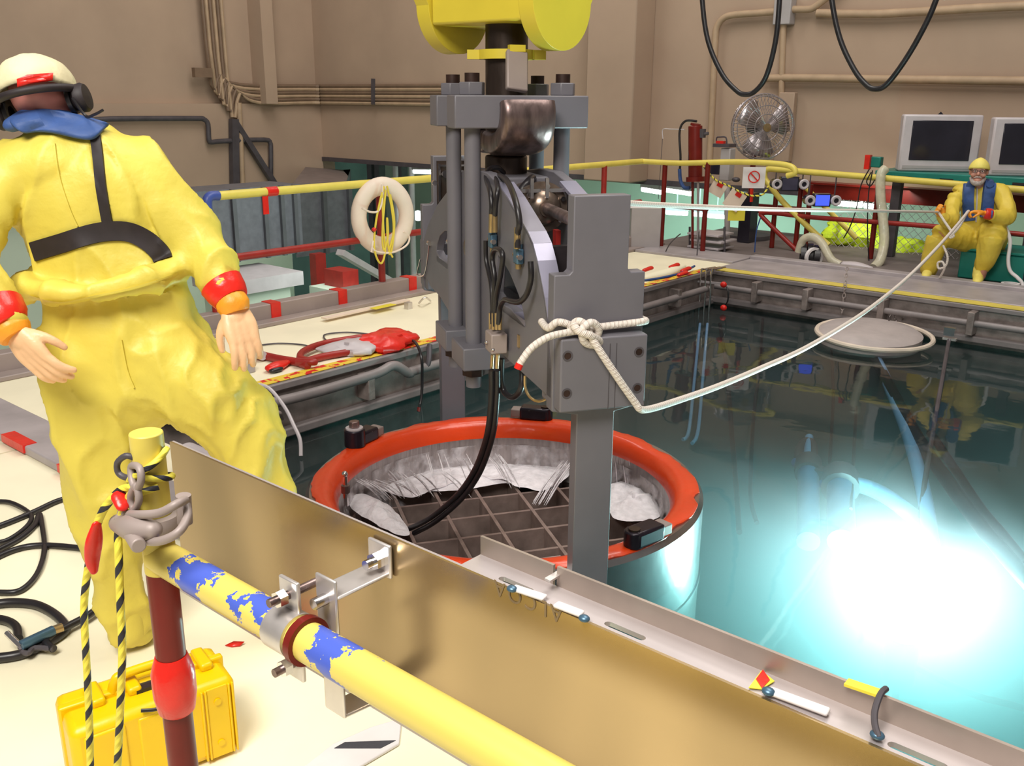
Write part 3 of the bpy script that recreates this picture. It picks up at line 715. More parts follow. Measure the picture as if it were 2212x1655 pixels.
# valves, hoses and manifold on the near left plate
def wpath(pts, w0=-.2):
    return [Lw(x, y, (w_ if w_ is not None else w0)) for x, y, w_ in pts]
def fit(x, y, w_=-.19):
    a = Lw(x, y, w_); o = M().box(a, .05, .03, .06, (N, Wd, Z)).build('hydraulic_valve', tealfit, yk, bevel=.006)
    M().cyl(a+Z*.03, a+Z*.045, .018, 6).build('valve_nut', tealfit, o); M().cyl(a-Z*.03, a-Z*.05, .012, 10).build('valve_stub', brass, o)
    M().cyl(a-N*.045, a-N*.02, .012, 8).build('valve_stub', brass, o)
    M().cyl(a+N*.02-Wd*.005, a+N*.04-Wd*.005, .011, 8).build('valve_stub', chrome, o)
fit(1064, 520); fit(1120, 553)
def hose(pts, r=.0105, w0=-.205, ferr=()):
    h = M().tube(wpath(pts, w0), r, 10).build('hydraulic_hose', blackrub, yk)
    for (xa, ya, xb, yb) in ferr: M().cyl(Lw(xa, ya, w0), Lw(xb, yb, w0), r*1.1, 12).build('brass_ferrule', brass, h)
hose([(1061, 500, None), (1061, 470, None), (1062, 440, None), (1058, 410, -.20), (1050, 385, -.17), (1056, 366, -.13), (1075, 362, -.08), (1090, 375, -.03)], ferr=[(1061, 502, 1062, 462)])
hose([(1069, 500, None), (1069, 470, None), (1071, 440, None), (1075, 405, -.19), (1068, 382, -.14), (1058, 372, -.09), (1052, 360, -.03)], ferr=[(1069, 502, 1069, 464)])
hose([(1118, 535, None), (1118, 505, None), (1122, 480, None), (1114, 435, None), (1098, 395, -.18), (1080, 380, -.13), (1065, 385, -.08), (1055, 400, -.03)], .012, ferr=[(1117, 537, 1118, 492)])
hose([(1128, 480, -.08), (1122, 450, -.07), (1125, 415, -.04), (1140, 395, .0), (1150, 385, .05)], .018)
hose([(1062, 700, -.22), (1066, 650, -.22), (1068, 600, -.22), (1063, 560, -.22), (1068, 540, -.22), (1080, 540, -.22), (1086, 556, -.22), (1080, 600, -.22), (1071, 650, -.22), (1070, 705, -.22)], .011)
hose([(1049, 520, None), (1050, 560, None), (1056, 590, None), (1062, 625, -.215), (1064, 700, -.225)], .010)
hose([(1146, 565, None), (1147, 600, None), (1138, 635, None), (1122, 652, -.22), (1105, 651, -.23), (1090, 648, -.23), (1080, 665, -.23), (1077, 700, -.23)], .011)
mb = M().box(Lw(1072, 738, -.215), .10, .07, .085, (N, Wd, Z)).build('hose_manifold', kerbbrown, yk, bevel=.006)
for x in (1060, 1066, 1073, 1080): M().cyl(Lw(x, 712, -.225), Lw(x, 676, -.225), .0085, 10).build('brass_ferrule', brass, mb)
for x in (1066, 1077): M().cyl(Lw(x-2, 766, -.225), Lw(x-4, 795, -.225), .0085, 10).build('brass_ferrule', brass, mb)
for x, y in ((1051, 740), (1065, 756)): M().ell(Lw(x, y, -.255), .008, .008, .008).build('manifold_screw', chrome, mb)
hose([(1084, 775, -.18), (1083, 815, -.18), (1089, 845, -.17), (1104, 858, -.16), (1118, 852, -.15), (1127, 832, -.14), (1128, 790, -.13), (1128, 765, -.13)], .013)
# long twin hoses running down into the cask
p0 = Lw(1064, 795, -.225); d0 = dpt(p0); end = A(905, 1150, 'z', -.33); d1 = dpt(end)
for k_, dx in ((0, -4), (1, 8)):
    xy = [(1066, 800), (1066, 850), (1060, 920), (1048, 970), (1028, 1020), (998, 1065), (960, 1102), (925, 1128), (888, 1147)]
    pts = []
    for i, (x, y) in enumerate(xy):
        f = i/(len(xy)-1); pts.append(D(x+dx*(1-.2*f), y+(5 if k_ else -5)*f, d0+(d1-d0)*f**1.3))
    M().tube(pts, .0135, 10).build('supply_hose', blackrub, yk)
M().tube([Ln(1134, 812, 1.0), Ln(1135, 838, 1.0), Ln(1145, 858, 1.02), Ln(1163, 867, 1.05), Ln(1182, 860, 1.08), Ln(1193, 840, 1.1), Ln(1196, 800, 1.12), Ln(1198, 745, 1.14)], .0055, 8).build('yellow_hose', brass, yk, label='thin brass coloured hose loop')
M().lb(.78, .80, -.178, -.17, .80, .85).build('name_plate', brass, yk)

# ================================================================== white rope: sling round the near arm, knot and line to the seated person
RR = .0135
def vplane(x, y, P, Q):
    nrm = (Q-P).cross(Z).normalized(); return onplane(x, y, P, nrm)
hand_r = A(2092, 456, 'y', 9.88); hand_l = A(2027, 458, 'y', 9.85)
rp_ = thing('tag_rope', Ln(1262, 715, 1.28)-Z*.05, 'white braided rope knotted round the near yoke arm and led to the seated person', 'rope')
kc = Ln(1265, 712, 1.235)
M().tube([L(1.11, .19, .97), L(1.17, .195, .972), Ln(1388, 695, 1.215), Ln(1350, 700, 1.218), Ln(1300, 706, 1.222), kc, Ln(1235, 703, 1.222), Ln(1205, 696, 1.215), L(1.19, -.188, .972), L(1.12, -.19, .98)], RR, 10).build('sling', ropew, rp_)
M().tube([kc+N*.01, Ln(1228, 718, 1.255), Ln(1185, 728, 1.27), Ln(1150, 750, 1.28), Ln(1130, 775, 1.285), Ln(1121, 790, 1.285)], RR*.95, 10).build('tail', ropew, rp_)
M().tube([Ln(1123, 786, 1.285), Ln(1121, 790, 1.285), Ln(1118, 797, 1.285)], RR*1.05, 10).build('whipping', redtape, rp_, label='red taped rope end')
q = M()
kp = lambda x, y, n_: Ln(x, y, n_)
q.tube([kp(1232, 712, 1.24), kp(1245, 695, 1.262), kp(1262, 700, 1.272), kp(1270, 722, 1.262), kp(1284, 735, 1.25), kp(1293, 712, 1.262), kp(1278, 697, 1.275), kp(1258, 712, 1.285), kp(1262, 738, 1.272), kp(1282, 745, 1.262), kp(1296, 738, 1.255), kp(1275, 725, 1.29), kp(1250, 715, 1.285), kp(1238, 700, 1.268)], RR*1.05, 10)
q.build('knot', ropew, rp_)
P0 = Ln(1383, 884, 1.30); P1 = hand_r
pts = [kc+N*.03, Ln(1283, 738, 1.285), Ln(1310, 780, 1.295), Ln(1345, 832, 1.30), Ln(1372, 870, 1.30), P0]
for x, y in ((1402, 884), (1450, 870), (1550, 835), (1650, 793), (1740, 752), (1840, 693), (1900, 650), (1960, 600), (2015, 545), (2060, 495)): pts.append(vplane(x, y, P0, P1))
pts.append(P1)
M().tube(pts, RR, 10).build('line', ropew, rp_)
rp2 = thing('tag_rope', L(1.1, .08, 1.3), 'white rope stretched level from behind the yoke arm to the seated person', 'rope')
P0 = L(1.09, .09, 1.395); pts = [P0]
for x, y in ((1450, 444), (1600, 450), (1750, 454), (1900, 456)): pts.append(vplane(x, y, P0, hand_l))
pts.append(hand_l); M().tube(pts, RR*.8, 8).build('line', ropew, rp2)
hk = hand_l
M().tube([hand_l, A(2040, 478, 'y', 9.82), A(2055, 500, 'y', 9.8), A(2060, 510, 'y', 9.8), A(2052, 512, 'y', 9.8), A(2072, 490, 'y', 9.8), hand_r+V((0, -.03, 0))], RR*.9, 8).build('slack_loop', ropew, rp2)
M().tube([A(2037, 530, 'y', 9.83), A(2047, 555, 'y', 9.83), A(2042, 575, 'y', 9.83), A(2028, 580, 'y', 9.83), A(2026, 568, 'y', 9.83), A(2036, 566, 'y', 9.83), A(2040, 580, 'y', 9.83), A(2030, 600, 'y', 9.9)], RR*.8, 8).build('slack_loop', ropew, rp2)

# ================================================================== near railing, trough and what hangs on it
YR = .649
px_ = A(345, 1200, 'y', YR); PX = px_.x; ZR_ = 1.07
ztop = A(325, 938, 'y', YR).z
CHIPS = [(A(440, 1245, 'y', YR).x-PX, .075), (A(590, 1345, 'y', YR).x-PX, .085), (A(740, 1420, 'y', YR).x-PX, .075)]
rail = thing('guard_rail', (PX, YR, 0), 'yellow guard rail with chipped blue patches on a dark red post beside the yellow case', 'railing')
# chips are placed in the rail's own coordinates
chip_mat()
M().cyl((PX, YR, ZR_), (PX+3.2, YR, ZR_), .0265, 28).build('top_rail', railchip, rail)
M().cyl((PX, YR, 0), (PX, YR, ZR_-.024), .0235, 24).build('post', redpost, rail)
M().cyl((PX, YR, ZR_-.026), (PX, YR, ztop), .0245, 24).build('post_head', railyel, rail, bevel=.002)
M().lathe([(.024, -.055), (.029, -.05), (.034, -.02), (.034, .02), (.030, .035), (.025, .05)], (PX, YR, A(385, 1480, 'y', YR).z), n=24).build('tape_sleeve', redtape, rail, label='bright red tape wrapped round the post')
M().cyl((PX, YR, 0), (PX, YR, .01), .06, 20).build('base_flange', redpost, rail)
# aluminium trough
tr_ = thing('cable_trough', (.3, .8, .93), 'long shiny aluminium trough clamped behind the near yellow guard rail', 'trough')
x0, x1 = -1.437, 2.0
q = M(); q.bx(x0, x1, .779, .783, .93, 1.178); q.build('front_sheet', alu, tr_)
yL_ = .823
q = M(); xs = A(1038, 1222, 'y', yL_).x
q.bx(x0, xs, .783, .787, 1.172, 1.178)
# flange with slots
def slot_pts(cx, hl, cy, hw):
    return [(cx+hl*s_+hw*math.cos(t), cy+hw*math.sin(t)) for s_, a0 in ((1, -PI/2), (-1, PI/2)) for t in [a0+PI*i/6 for i in range(7)]]
loops = [[(xs, .783), (x1, .783), (x1, yL_), (xs, yL_)]]
for i in range(14):
    cx = -.665+i*.16
    if cx < x1-.1 and i not in (2, 4): loops.append(slot_pts(cx, .022, .793, .005))
q.prism(loops, lambda a_, b_, t: V((a_, b_, t)), 1.172, 1.178); q.build('flange', alutop, tr_)
M().bx(xs, A(1195, 1240, 'y', yL_).x, yL_, yL_+.004, 1.172, 1.204).build('lip', alulip, tr_)
M().bx(A(1203, 1243, 'y', yL_).x, x1, yL_, yL_+.004, 1.172, 1.204).build('lip', alulip, tr_)
M().bx(x0, x1, .74, .779, .926, .932).build('bottom_flange', alutop, tr_)
t = bpy.data.curves.new('stamp', 'FONT'); t.body = 'ALCOA'; t.size = .030; t.space_character = 1.25; t.extrude = .0004
to = bpy.data.objects.new('stamp_tmp', t); COL.objects.link(to)
a = A(1214, 1352, 'y', .778)
dg = bpy.context.evaluated_depsgraph_get(); tm = bpy.data.meshes.new_from_object(to.evaluated_get(dg)); bpy.data.objects.remove(to)
q = M(); q.v = [V((a.x-v.co.x*.92, .7785-v.co.z, a.z+.022-v.co.y)) for v in tm.vertices]; q.f = [list(p.vertices) for p in tm.polygons]
q.build('stamp_lettering', stampm, tr_, smooth=False)
# bracket holding the trough to the rail
br = thing('pipe_bracket', A(700, 1400, 'y', .66), 'zinc pipe bracket joining the yellow guard rail to the aluminium trough', 'bracket')
bx0 = A(775, 1170, 'y', .776).x; bw = .045
def strap(pts, w, th, xoff): # bent strap in the y-z plane
    q = M()
    for (y0, z0), (y1, z1) in zip(pts[:-1], pts[1:]):
        d = V((0, y1-y0, z1-z0)); q.bar((xoff, y0, z0), V((xoff, y1, z1))+d.normalized()*th*.5, w, th, (0, d.z, -d.y))
    return q
zt = A(775, 1165, 'y', .776).z
xb = A(710, 1300, 'y', .69).x
q = M(); q.box((xb+.01, .774, zt-.012), .045, .006, .05); q.bar((xb+.008, .776, zt-.03), (xb, .69, zt-.035), .045, .005, Z); q.box((xb, .688, 1.10), .042, .005, (zt-.033-1.03)*1.0)
q.build('upper_strap', zinc, br, bevel=.003)
q = M(); q.box((xb, .692, .985), .042, .005, .10); q.bar((xb, .692, .938), (xb+.01, .775, .936), .042, .005, Z); q.build('lower_strap', zinc, br, bevel=.003)
M().lathe([(.0268, -.022), (.031, -.022), (.031, .022), (.0268, .022)], (xb-.035, YR, ZR_), (1, 0, 0), 28, True).build('clamp_band', zinc, br)
M().lathe([(.0268, -.006), (.0335, -.006), (.0335, .006), (.0268, .006)], (xb+.002, YR, ZR_), (1, 0, 0), 28, True).build('gasket', redpost, br, label='red rubber gasket')
for zz in (ZR_+.052, ZR_-.052):
    M().box((xb-.035, YR+.006, zz), .04, .006, .045).build('clamp_ear', zinc, br, bevel=.002)
    b_ = M().cyl((xb-.035, YR-.028, zz), (xb-.035, YR+.05, zz), .006, 10).build('clamp_bolt', hooksteel, br)
    M().cyl((xb-.035, YR-.016, zz), (xb-.035, YR-.004, zz), .0115, 6).build('clamp_nut', chrome, b_)
b_ = M().cyl((xb+.012, .745, zt-.012), (xb+.012, .79, zt-.012), .007, 12).build('clamp_bolt', chrome, br); M().cyl((xb+.012, .758, zt-.012), (xb+.012, .771, zt-.012), .0125, 6).build('clamp_nut', chrome, b_)
M().cyl((xb+.0, .665, 1.115), (xb, .70, 1.115), .008, 10).build('clamp_bolt', chrome, br)
# small clips, ties and tape along the trough
for (xa, ya, xb_, yb, lab) in ((1108, 1274, 1178, 1297, 'pale plastic cover strip set in the first slot of the trough flange'), (1200, 1310, 1258, 1332, 'thin white strip beside the second slot of the trough flange'), (1660, 1497, 1790, 1545, 'long white cover strip on the trough flange past the red and yellow tape')):
    a, b2 = A(xa, ya, 'z', 1.18), A(xb_, yb, 'z', 1.18); M().bar(a+Z*.003, b2+Z*.003, .012, .005, Z).build('cover_strip', white, bevel=.002, label=lab, cat='cover strip')
for (x, y, lab) in ((1106, 1272, 'teal tie knot at the first slot of the trough'), (1262, 1336, 'teal tie knot below the gap in the trough lip'), (1660, 1494, 'teal tie knot next to the red and yellow tape'), (1895, 1588, 'teal tie knot at the foot of the dark cable tie')):
    M().ell(A(x, y, 'z', 1.184), .007, .006, .004).build('tie_knot', tealfit, label=lab, cat='tie')
a = [A(1617, 1487, 'z', 1.1795), A(1645, 1450, 'z', 1.1795), A(1673, 1473, 'z', 1.1795), A(1645, 1490, 'z', 1.1795)]
q = M().add([p for p in a]+[p+Z*.001 for p in a], [(0, 1, 2, 3), (7, 6, 5, 4), (0, 4, 5, 1), (1, 5, 6, 2), (2, 6, 7, 3), (3, 7, 4, 0)])
ts_ = q.build('tape_scrap', papery, label='small red and yellow tape scrap stuck on the trough flange', cat='tape')
a = [A(1633, 1468, 'z', 1.1808), A(1648, 1448, 'z', 1.1808), A(1663, 1470, 'z', 1.1808), A(1646, 1488, 'z', 1.1808)]
M().add([p for p in a]+[p+Z*.001 for p in a], [(0, 1, 2, 3), (7, 6, 5, 4), (0, 4, 5, 1), (1, 5, 6, 2), (2, 6, 7, 3), (3, 7, 4, 0)]).build('red_square', redtape, ts_, label='red square of tape')
ct = M().tube([A(1914, 1488, 'y', .828), A(1902, 1500, 'y', .815), A(1890, 1535, 'y', .80), A(1890, 1565, 'y', .792), A(1898, 1592, 'y', .787)], .0032, 8)
ct.build('cable_tie', darkmet, label='dark curved cable tie looped over the trough lip', cat='cable tie')
a, b2 = A(1828, 1474, 'y', .822), A(1905, 1500, 'y', .822); M().bar(a, b2, .012, .003, Z).build('lip_label', papery, label='small yellow and white sticker on the trough lip beside the cable tie', cat='sticker')
M().bar(A(1195, 1240, 'y', .821), A(1207, 1246, 'y', .821), .034, .003, Z).build('lip_clip', zinc, label='metal clip bridging the gap in the trough lip', cat='clip')

# shackle, beam clamp and ropes round the post head
cl = thing('scaffold_clamp', (PX, YR, 1.10), 'grey metal clamp with bolt gripping the yellow post head', 'clamp')
zc = A(340, 1130, 'y', YR).z
M().lathe([(.026, -.016), (.036, -.014), (.040, 0), (.036, .014), (.026, .016)], (PX, YR, zc), n=28, closed=True).build('ring', darkmet if False else kerbbrown, cl)
M().cyl(A(262, 1120, 'y', .61), A(300, 1180, 'y', .58), .011, 14).build('bolt', kerbbrown, cl, bevel=.002)
M().limb([A(255, 1130, 'y', .62), A(290, 1140, 'y', .60), A(330, 1145, 'y', .605)], [.014, .020, .014]).build('jaw', kerbbrown, cl)
M().tube([A(262, 1108, 'y', .615), A(300, 1112, 'y', .60), A(345, 1108, 'y', .61), A(380, 1090, 'y', .625), A(400, 1080, 'y', .645)], .0065, 10).build('bail', kerbbrown, cl)
M().tube([A(290, 1165, 'y', .61), A(340, 1170, 'y', .60), A(385, 1150, 'y', .615), A(405, 1115, 'y', .64), A(402, 1090, 'y', .65)], .0065, 10).build('bail', kerbbrown, cl)
M().cyl(A(396, 1070, 'y', .65), A(400, 1130, 'y', .65), .011, 12).build('hinge', kerbbrown, cl)
sh = thing('shackle', A(285, 1030, 'y', .62), 'small grey shackle hanging at the yellow post head', 'shackle')
M().tube([A(293, 990, 'y', .63), A(272, 985, 'y', .62), A(254, 1000, 'y', .615), A(256, 1022, 'y', .615), A(275, 1032, 'y', .62), A(293, 1022, 'y', .625)], .0048, 10).build('bow', darkmet, sh)
M().tube([A(284, 1008, 'y', .62), A(300, 1010, 'y', .615), A(305, 1035, 'y', .612), A(296, 1056, 'y', .612), A(286, 1040, 'y', .615)], .0055, 10, True).build('link', kerbbrown, sh)
M().tube([A(294, 1050, 'y', .612), A(300, 1080, 'y', .61), A(290, 1100, 'y', .612), A(282, 1075, 'y', .612)], .0055, 10, True).build('link', kerbbrown, sh)
rb = thing('striped_rope', A(240, 1100, 'y', .60), 'yellow and black striped rope wound round the post head with two hanging ends', 'rope')
def wrap(za, zb, t0, t1, r=.030, n=18):
    return [V((PX+r*math.cos(t0+(t1-t0)*i/n), YR+r*math.sin(t0+(t1-t0)*i/n), za+(zb-za)*i/n)) for i in range(n+1)]
z1_ = A(370, 1010, 'y', YR-.02).z; z2_ = A(290, 1050, 'y', YR-.02).z; z3_ = A(385, 1065, 'y', YR-.02).z
M().tube(wrap(z1_, z2_, .6, -2.6)+wrap(z2_-.004, z3_, -3.4, -7.2)[2:], .0052, 10, k=2).build('wrapping', ropeyb, rb)
M().tube(wrap(z2_-.01, z3_-.018, -2.4, -.2, .031), .0052, 10, k=2).build('wrapping', ropeyb, rb)
M().tube([A(290, 1052, 'y', .615), A(262, 1058, 'y', .61), A(240, 1080, 'y', .605), A(222, 1105, 'y', .60), A(205, 1150, 'y', .595), A(190, 1230, 'y', .59), A(182, 1300, 'y', .585), A(183, 1360, 'y', .58), A(188, 1450, 'y', .575), A(193, 1560, 'y', .57), A(196, 1690, 'y', .565)], .0062, 10).build('hanging_end', ropeyb, rb)
M().tube([A(288, 1060, 'y', .615), A(268, 1095, 'y', .61), A(256, 1150, 'y', .605), A(256, 1190, 'y', .60), A(260, 1300, 'y', .595), A(264, 1400, 'y', .59), A(262, 1480, 'y', .585), A(258, 1570, 'y', .58), A(252, 1690, 'y', .575)], .0062, 10).build('hanging_end', ropeyb, rb)
M().limb([A(208, 1135, 'y', .592), A(203, 1170, 'y', .59), A(200, 1210, 'y', .588), A(203, 1232, 'y', .588)], [.008, .014, .012, .007], .55).build('tape_flag', redtape, rb, label='red tape flag on the rope')
M().limb([A(258, 1075, 'y', .603), A(264, 1092, 'y', .60)], [.012, .010], .6).build('tape_flag', redtape, rb, label='red tape flag on the rope')

# ================================================================== yellow case standing on the deck
dx = V((.24, .97, 0)).normalized(); dy = V((-dx.y, dx.x, 0)); ln = .42; b2 = V((-2.0, 1.203, .25)); a = b2-dx*ln
cs = thing('equipment_case', (a+b2)/2+dy*.1-Z*.25, 'yellow hard plastic case with handle standing on the cream deck behind the red post', 'case')
def cx(u, v, z): return V((a.x, a.y, 0))+dx*u+dy*v+Z*z*.72
axc = (dx, dy, Z)
def cbox(u0, u1, v0, v1, z0, z1): return M().box(cx((u0+u1)/2, (v0+v1)/2, (z0+z1)/2), u1-u0, v1-v0, (z1-z0)*.72, axc)
cbox(0, ln, 0, .115, .012, .335).build('shell', caseyel, cs, bevel=.022)
cbox(.0, ln, .125, .20, .012, .335).build('lid', caseyel, cs, bevel=.02)
cbox(-.004, ln+.004, .108, .132, .006, .345).build('seam_rim', caseyel, cs, bevel=.006)
q = cbox(.03, .13, -.006, .01, .03, .30); cbx = q.build('ridge', caseyel, cs, bevel=.006)
cbox(.16, .26, -.004, .01, .03, .30).build('ridge', caseyel, cs, bevel=.006)
for u in (.07, .16, ln-.17, ln-.07): cbox(u, u+.035, .07, .17, .33, .365).build('latch', caseyel, cs, bevel=.008)
h0, h1_ = .13, ln-.13
M().tube([cx(h0, .12, .335), cx(h0+.01, .12, .375), cx(h0+.03, .12, .392), cx(h1_-.03, .12, .392), cx(h1_-.01, .12, .375), cx(h1_, .12, .335)], .013, 12).build('handle', caseyel, cs)
cbox(h0+.05, h1_-.04, .07, .10, .335, .35).build('name_tag', screenblk, cs)
for z_ in (.08, .26): M().cyl(cx(ln-.055, -.007, z_), cx(ln-.055, .004, z_), .010, 12).build('rivet', caseyel, cs)
for u_ in (ln-.095, ln-.085, ln-.022, ln-.012): cbox(u_-.003, u_+.003, -.006, .004, .02, .32).build('rib', caseyel, cs, bevel=.002)
cbox(ln-.082, ln-.025, -.003, .004, .02, .32).build('strap_panel', caseyel, cs, bevel=.002)
M().tube([cx(.17, -.005, .335), cx(.21, -.012, .325), cx(.26, -.012, .325), cx(.30, -.005, .335)], .005, 8).build('cord', blackrub, cs)

# ================================================================== deck clutter, near left
def zt_(pts, z=.014): return [A(x, y, 'z', z) for x, y in pts]
M().tube(zt_([(-30, 1215), (30, 1188), (90, 1178), (180, 1185), (230, 1195)]), .012, 10).build('cable', blackrub, label='black cable lying straight across the deck to the person\'s foot', cat='cable')
M().tube(zt_([(-40, 1150), (20, 1128), (75, 1105), (125, 1082), (168, 1072), (230, 1060)]), .012, 10).build('cable', blackrub, label='black cable crossing the deck above the loops', cat='cable')
M().tube(zt_([(-30, 1085), (20, 1085), (65, 1110), (60, 1135), (20, 1165), (-20, 1175)]), .010, 10).build('cable', blackrub, label='black cable in a small loop on the deck', cat='cable')
M().tube(zt_([(-20, 1195), (40, 1165), (75, 1135), (85, 1110), (92, 1140), (96, 1190), (80, 1240), (45, 1275), (0, 1280), (-40, 1275)]), .011, 10).build('cable', blackrub, label='black cable in a large loop on the deck', cat='cable')
hs = thing('air_hose', A(60, 1380, 'z', 0), 'thick black hose with blue coupling coiled near the yellow case', 'hose')
M().tube(zt_([(-40, 1310), (20, 1302), (75, 1306), (115, 1325), (140, 1350), (138, 1365), (100, 1390), (40, 1415), (-40, 1425)], .018), .016, 12).build('hose', blackrub, hs)
M().tube(zt_([(-40, 1335), (10, 1340), (35, 1355), (40, 1380)], .018), .015, 12).build('hose', blackrub, hs)
M().tube(zt_([(232, 1298), (190, 1330), (140, 1357), (100, 1385), (115, 1402)], .03), .013, 12).build('hose', blackrub, hs)
M().cyl(A(45, 1395, 'z', .05), A(115, 1362, 'z', .05), .017, 14).build('coupling', tealfit, hs); M().cyl(A(115, 1362, 'z', .05), A(135, 1355, 'z', .05), .015, 12).build('collar', brass, hs)
M().cyl(A(15, 1368, 'z', .07), A(45, 1398, 'z', .05), .010, 12).build('lever', chrome, hs)
M().tube(zt_([(45, 1405), (60, 1412), (75, 1400), (115, 1402)], .03), .009, 8).build('latch', darkmet, hs)
q = M().add([A(486, 1395, 'z', .004), A(505, 1386, 'z', .008), A(528, 1387, 'z', .012), A(518, 1396, 'z', .004), A(500, 1398, 'z', .003)], [(0, 1, 2, 3, 4)]); o_ = q.build('tape_scrap', redtape, label='torn piece of red tape lying on the cream deck beside the case', cat='tape'); o_.modifiers.new('solid', 'SOLIDIFY').thickness = .002
# white plate with dark slot below the bracket
pts = [A(868, 1550, 'z', .012), A(862, 1605, 'z', .012), A(700, 1700, 'z', .012), A(600, 1700, 'z', .012), A(720, 1605, 'z', .012), A(800, 1570, 'z', .012)]
pts2 = [(p.x, p.y) for p in pts]
wp = M().prism([pts2], lambda a_, b_, t: V((a_, b_, t)), .002, .012).build('white_plate', white, bevel=.003, label='white plate with a dark slot lying on the deck under the rail bracket', cat='plate')
pts2 = [(p.x, p.y) for p in [A(745, 1603, 'z', .014), A(855, 1599, 'z', .014), A(822, 1616, 'z', .014), A(722, 1616, 'z', .014)]]
M().prism([pts2], lambda a_, b_, t: V((a_, b_, t)), .0122, .014).build('slot', screenblk, wp)
# cream sheet edge lines: a folded strip of sheeting on the deck along the trough
# ================================================================== deck clutter, far left
def zl(pts, z=.02): return [A(x, y, 'z', z) for x, y in pts]
hl_ = thing('red_hose', A(700, 770, 'z', 0), 'thick red hose bent in a loop on the left deck beside the pool', 'hose')
M().tube(zl([(560, 766), (600, 775), (640, 782), (665, 790)], .03), .028, 12).build('hose', redbright, hl_)
M().tube(zl([(640, 780), (680, 782), (650, 775), (655, 760), (690, 745), (740, 735), (800, 728), (830, 740)], .05), .025, 12).build('hose', redbright, hl_)
M().tube(zl([(655, 782), (700, 770), (760, 760), (820, 752)], .03), .025, 12).build('hose', redbright, hl_)
M().ell(A(553, 763, 'z', .05), .045, .045, .04).build('end_cap', redtape, hl_)
M().cyl(A(560, 766, 'z', .045), A(568, 769, 'z', .045), .032, 12).build('band', whitedim, hl_)
def bag(name, c, r, mt, label, cat, seed, sq=.6):
    q = M(); q.ell(c, r[0], r[1], r[2], n=28, m_=16)
    c = V(c)
    q.v = [c+(p-c)*(1+.45*noise.noise((p-c)*5/max(r)*.35+V((seed, 0, 0)))+.22*noise.noise((p-c)*16/max(r)*.35+V((0, seed, 0)))) for p in q.v]
    return q.build(name, mt, label=label, cat=cat)
bag('red_wrap', A(838, 735, 'z', .05), (.17, .26, .06), redtape, 'crumpled red plastic wrapping on the left deck behind the pool edge', 'wrapping', 3)
bag('clear_bag', A(780, 745, 'z', .04), (.17, .30, .04), whitedim, 'crumpled translucent plastic bag under the red hose', 'bag', 9)
M().tube(zl([(548, 748), (600, 742), (660, 746), (700, 760)], .01), .006, 8).build('cable', darkmet, label='thin dark cable lying behind the red hose', cat='cable')
M().tube(zl([(715, 755), (710, 740), (700, 730), (705, 722), (750, 718), (800, 722)], .012), .006, 8).build('cable', darkmet, label='thin dark cable curling beside the red wrapping', cat='cable')
a = A(530, 800, 'z', 0)
q = M(); q.box(a+V((-.02, -.1, .04)), .22, .24, .08); q.build('grey_box', boxgrey, bevel=.006, label='flat grey box on the left deck at the pool edge behind the person', cat='box')
gl_ = thing('red_glove', A(596, 790, 'z', 0), 'red and black glove lying beside the grey box on the left deck', 'glove')
M().limb(zl([(585, 795), (600, 790), (618, 783)], .03), [.04, .05, .03], .6).build('hand', redtape, gl_); M().limb(zl([(590, 800), (602, 797)], .02), [.03, .03], .6).build('palm', blackrub, gl_)
q = M(); q.bar(A(700, 688, 'z', .03), A(880, 648, 'z', .03), .07, .012, Z); q.build('plank', paper, label='long pale strip lying along the grey kerb on the left deck', cat='strip')
M().bar(A(805, 667, 'z', .045), A(850, 657, 'z', .045), .072, .004, Z).build('tape_piece', papery, label='orange yellow tape across the pale strip by the kerb', cat='tape')
bt = thing('bracket_tool', A(880, 655, 'z', 0), 'small bright metal fitting on the left deck near the kerb', 'tool')
M().box(A(882, 660, 'z', .03), .05, .05, .06).build('body', zinc, bt); M().tube([A(905, 655, 'z', .02), A(918, 643, 'z', .09), A(930, 650, 'z', .02)], .008, 8).build('loop', zinc, bt)
# hoses and lines hanging at the left pool wall
pc = thing('drop_cable', A(905, 800, 'x', XL+.1), 'black cable hanging over the left pool edge into the water', 'cable')
M().tube([A(870, 735, 'z', .015), A(895, 738, 'x', XL+.02), A(910, 770, 'x', XL+.16), A(912, 820, 'x', XL+.16), A(910, 860, 'x', XL+.17), A(903, 890, 'x', XL+.18)], .011, 8).build('cable', blackrub, pc)
M().cyl(A(905, 880, 'x', XL+.18), A(904, 889, 'x', XL+.18), .0125, 8).build('red_band', redtape, pc)
M().tube([A(928, 745, 'x', XL+.05), A(926, 780, 'x', XL+.1), A(918, 800, 'x', XL+.1)], .02, 8).build('elbow', darkmet, pc)
wl_ = M().tube([A(545, 830, 'z', .01), A(580, 838, 'x', XL+.03), A(615, 880, 'x', XL+.16), A(635, 920, 'x', XL+.28), A(648, 950, 'x', XL+.36), A(650, 985, 'x', XL+.40)], .012, 8)
wl_.build('steel_line', whitedim, label='pale cable sagging from the left pool edge into the water near the cask', cat='cable')
M().tube([A(572, 905, 'x', XL+.05), A(590, 890, 'x', XL+.12), A(605, 893, 'x', XL+.15), A(610, 905, 'x', XL+.05)], .012, 8).build('grab_loop', kerbbrown, label='grey metal loop on the left pool wall at the waterline', cat='loop')
rg = thing('roller', A(425, 935, 'y', 2.3)-Z*.04, 'pale metal cylinder lying at the near corner of the pool beside the person\'s leg', 'roller')
M().cyl(V((A(400, 945, 'y', 2.25).x, 2.25, .067)), V((A(458, 965, 'y', 2.25).x, 2.25, .067)), .065, 24).build('drum', whitedim, rg, bevel=.006); M().cyl(V((A(458, 965, 'y', 2.25).x, 2.25, .067)), V((A(458, 965, 'y', 2.25).x+.02, 2.25, .067)), .03, 14).build('cap', chrome, rg)

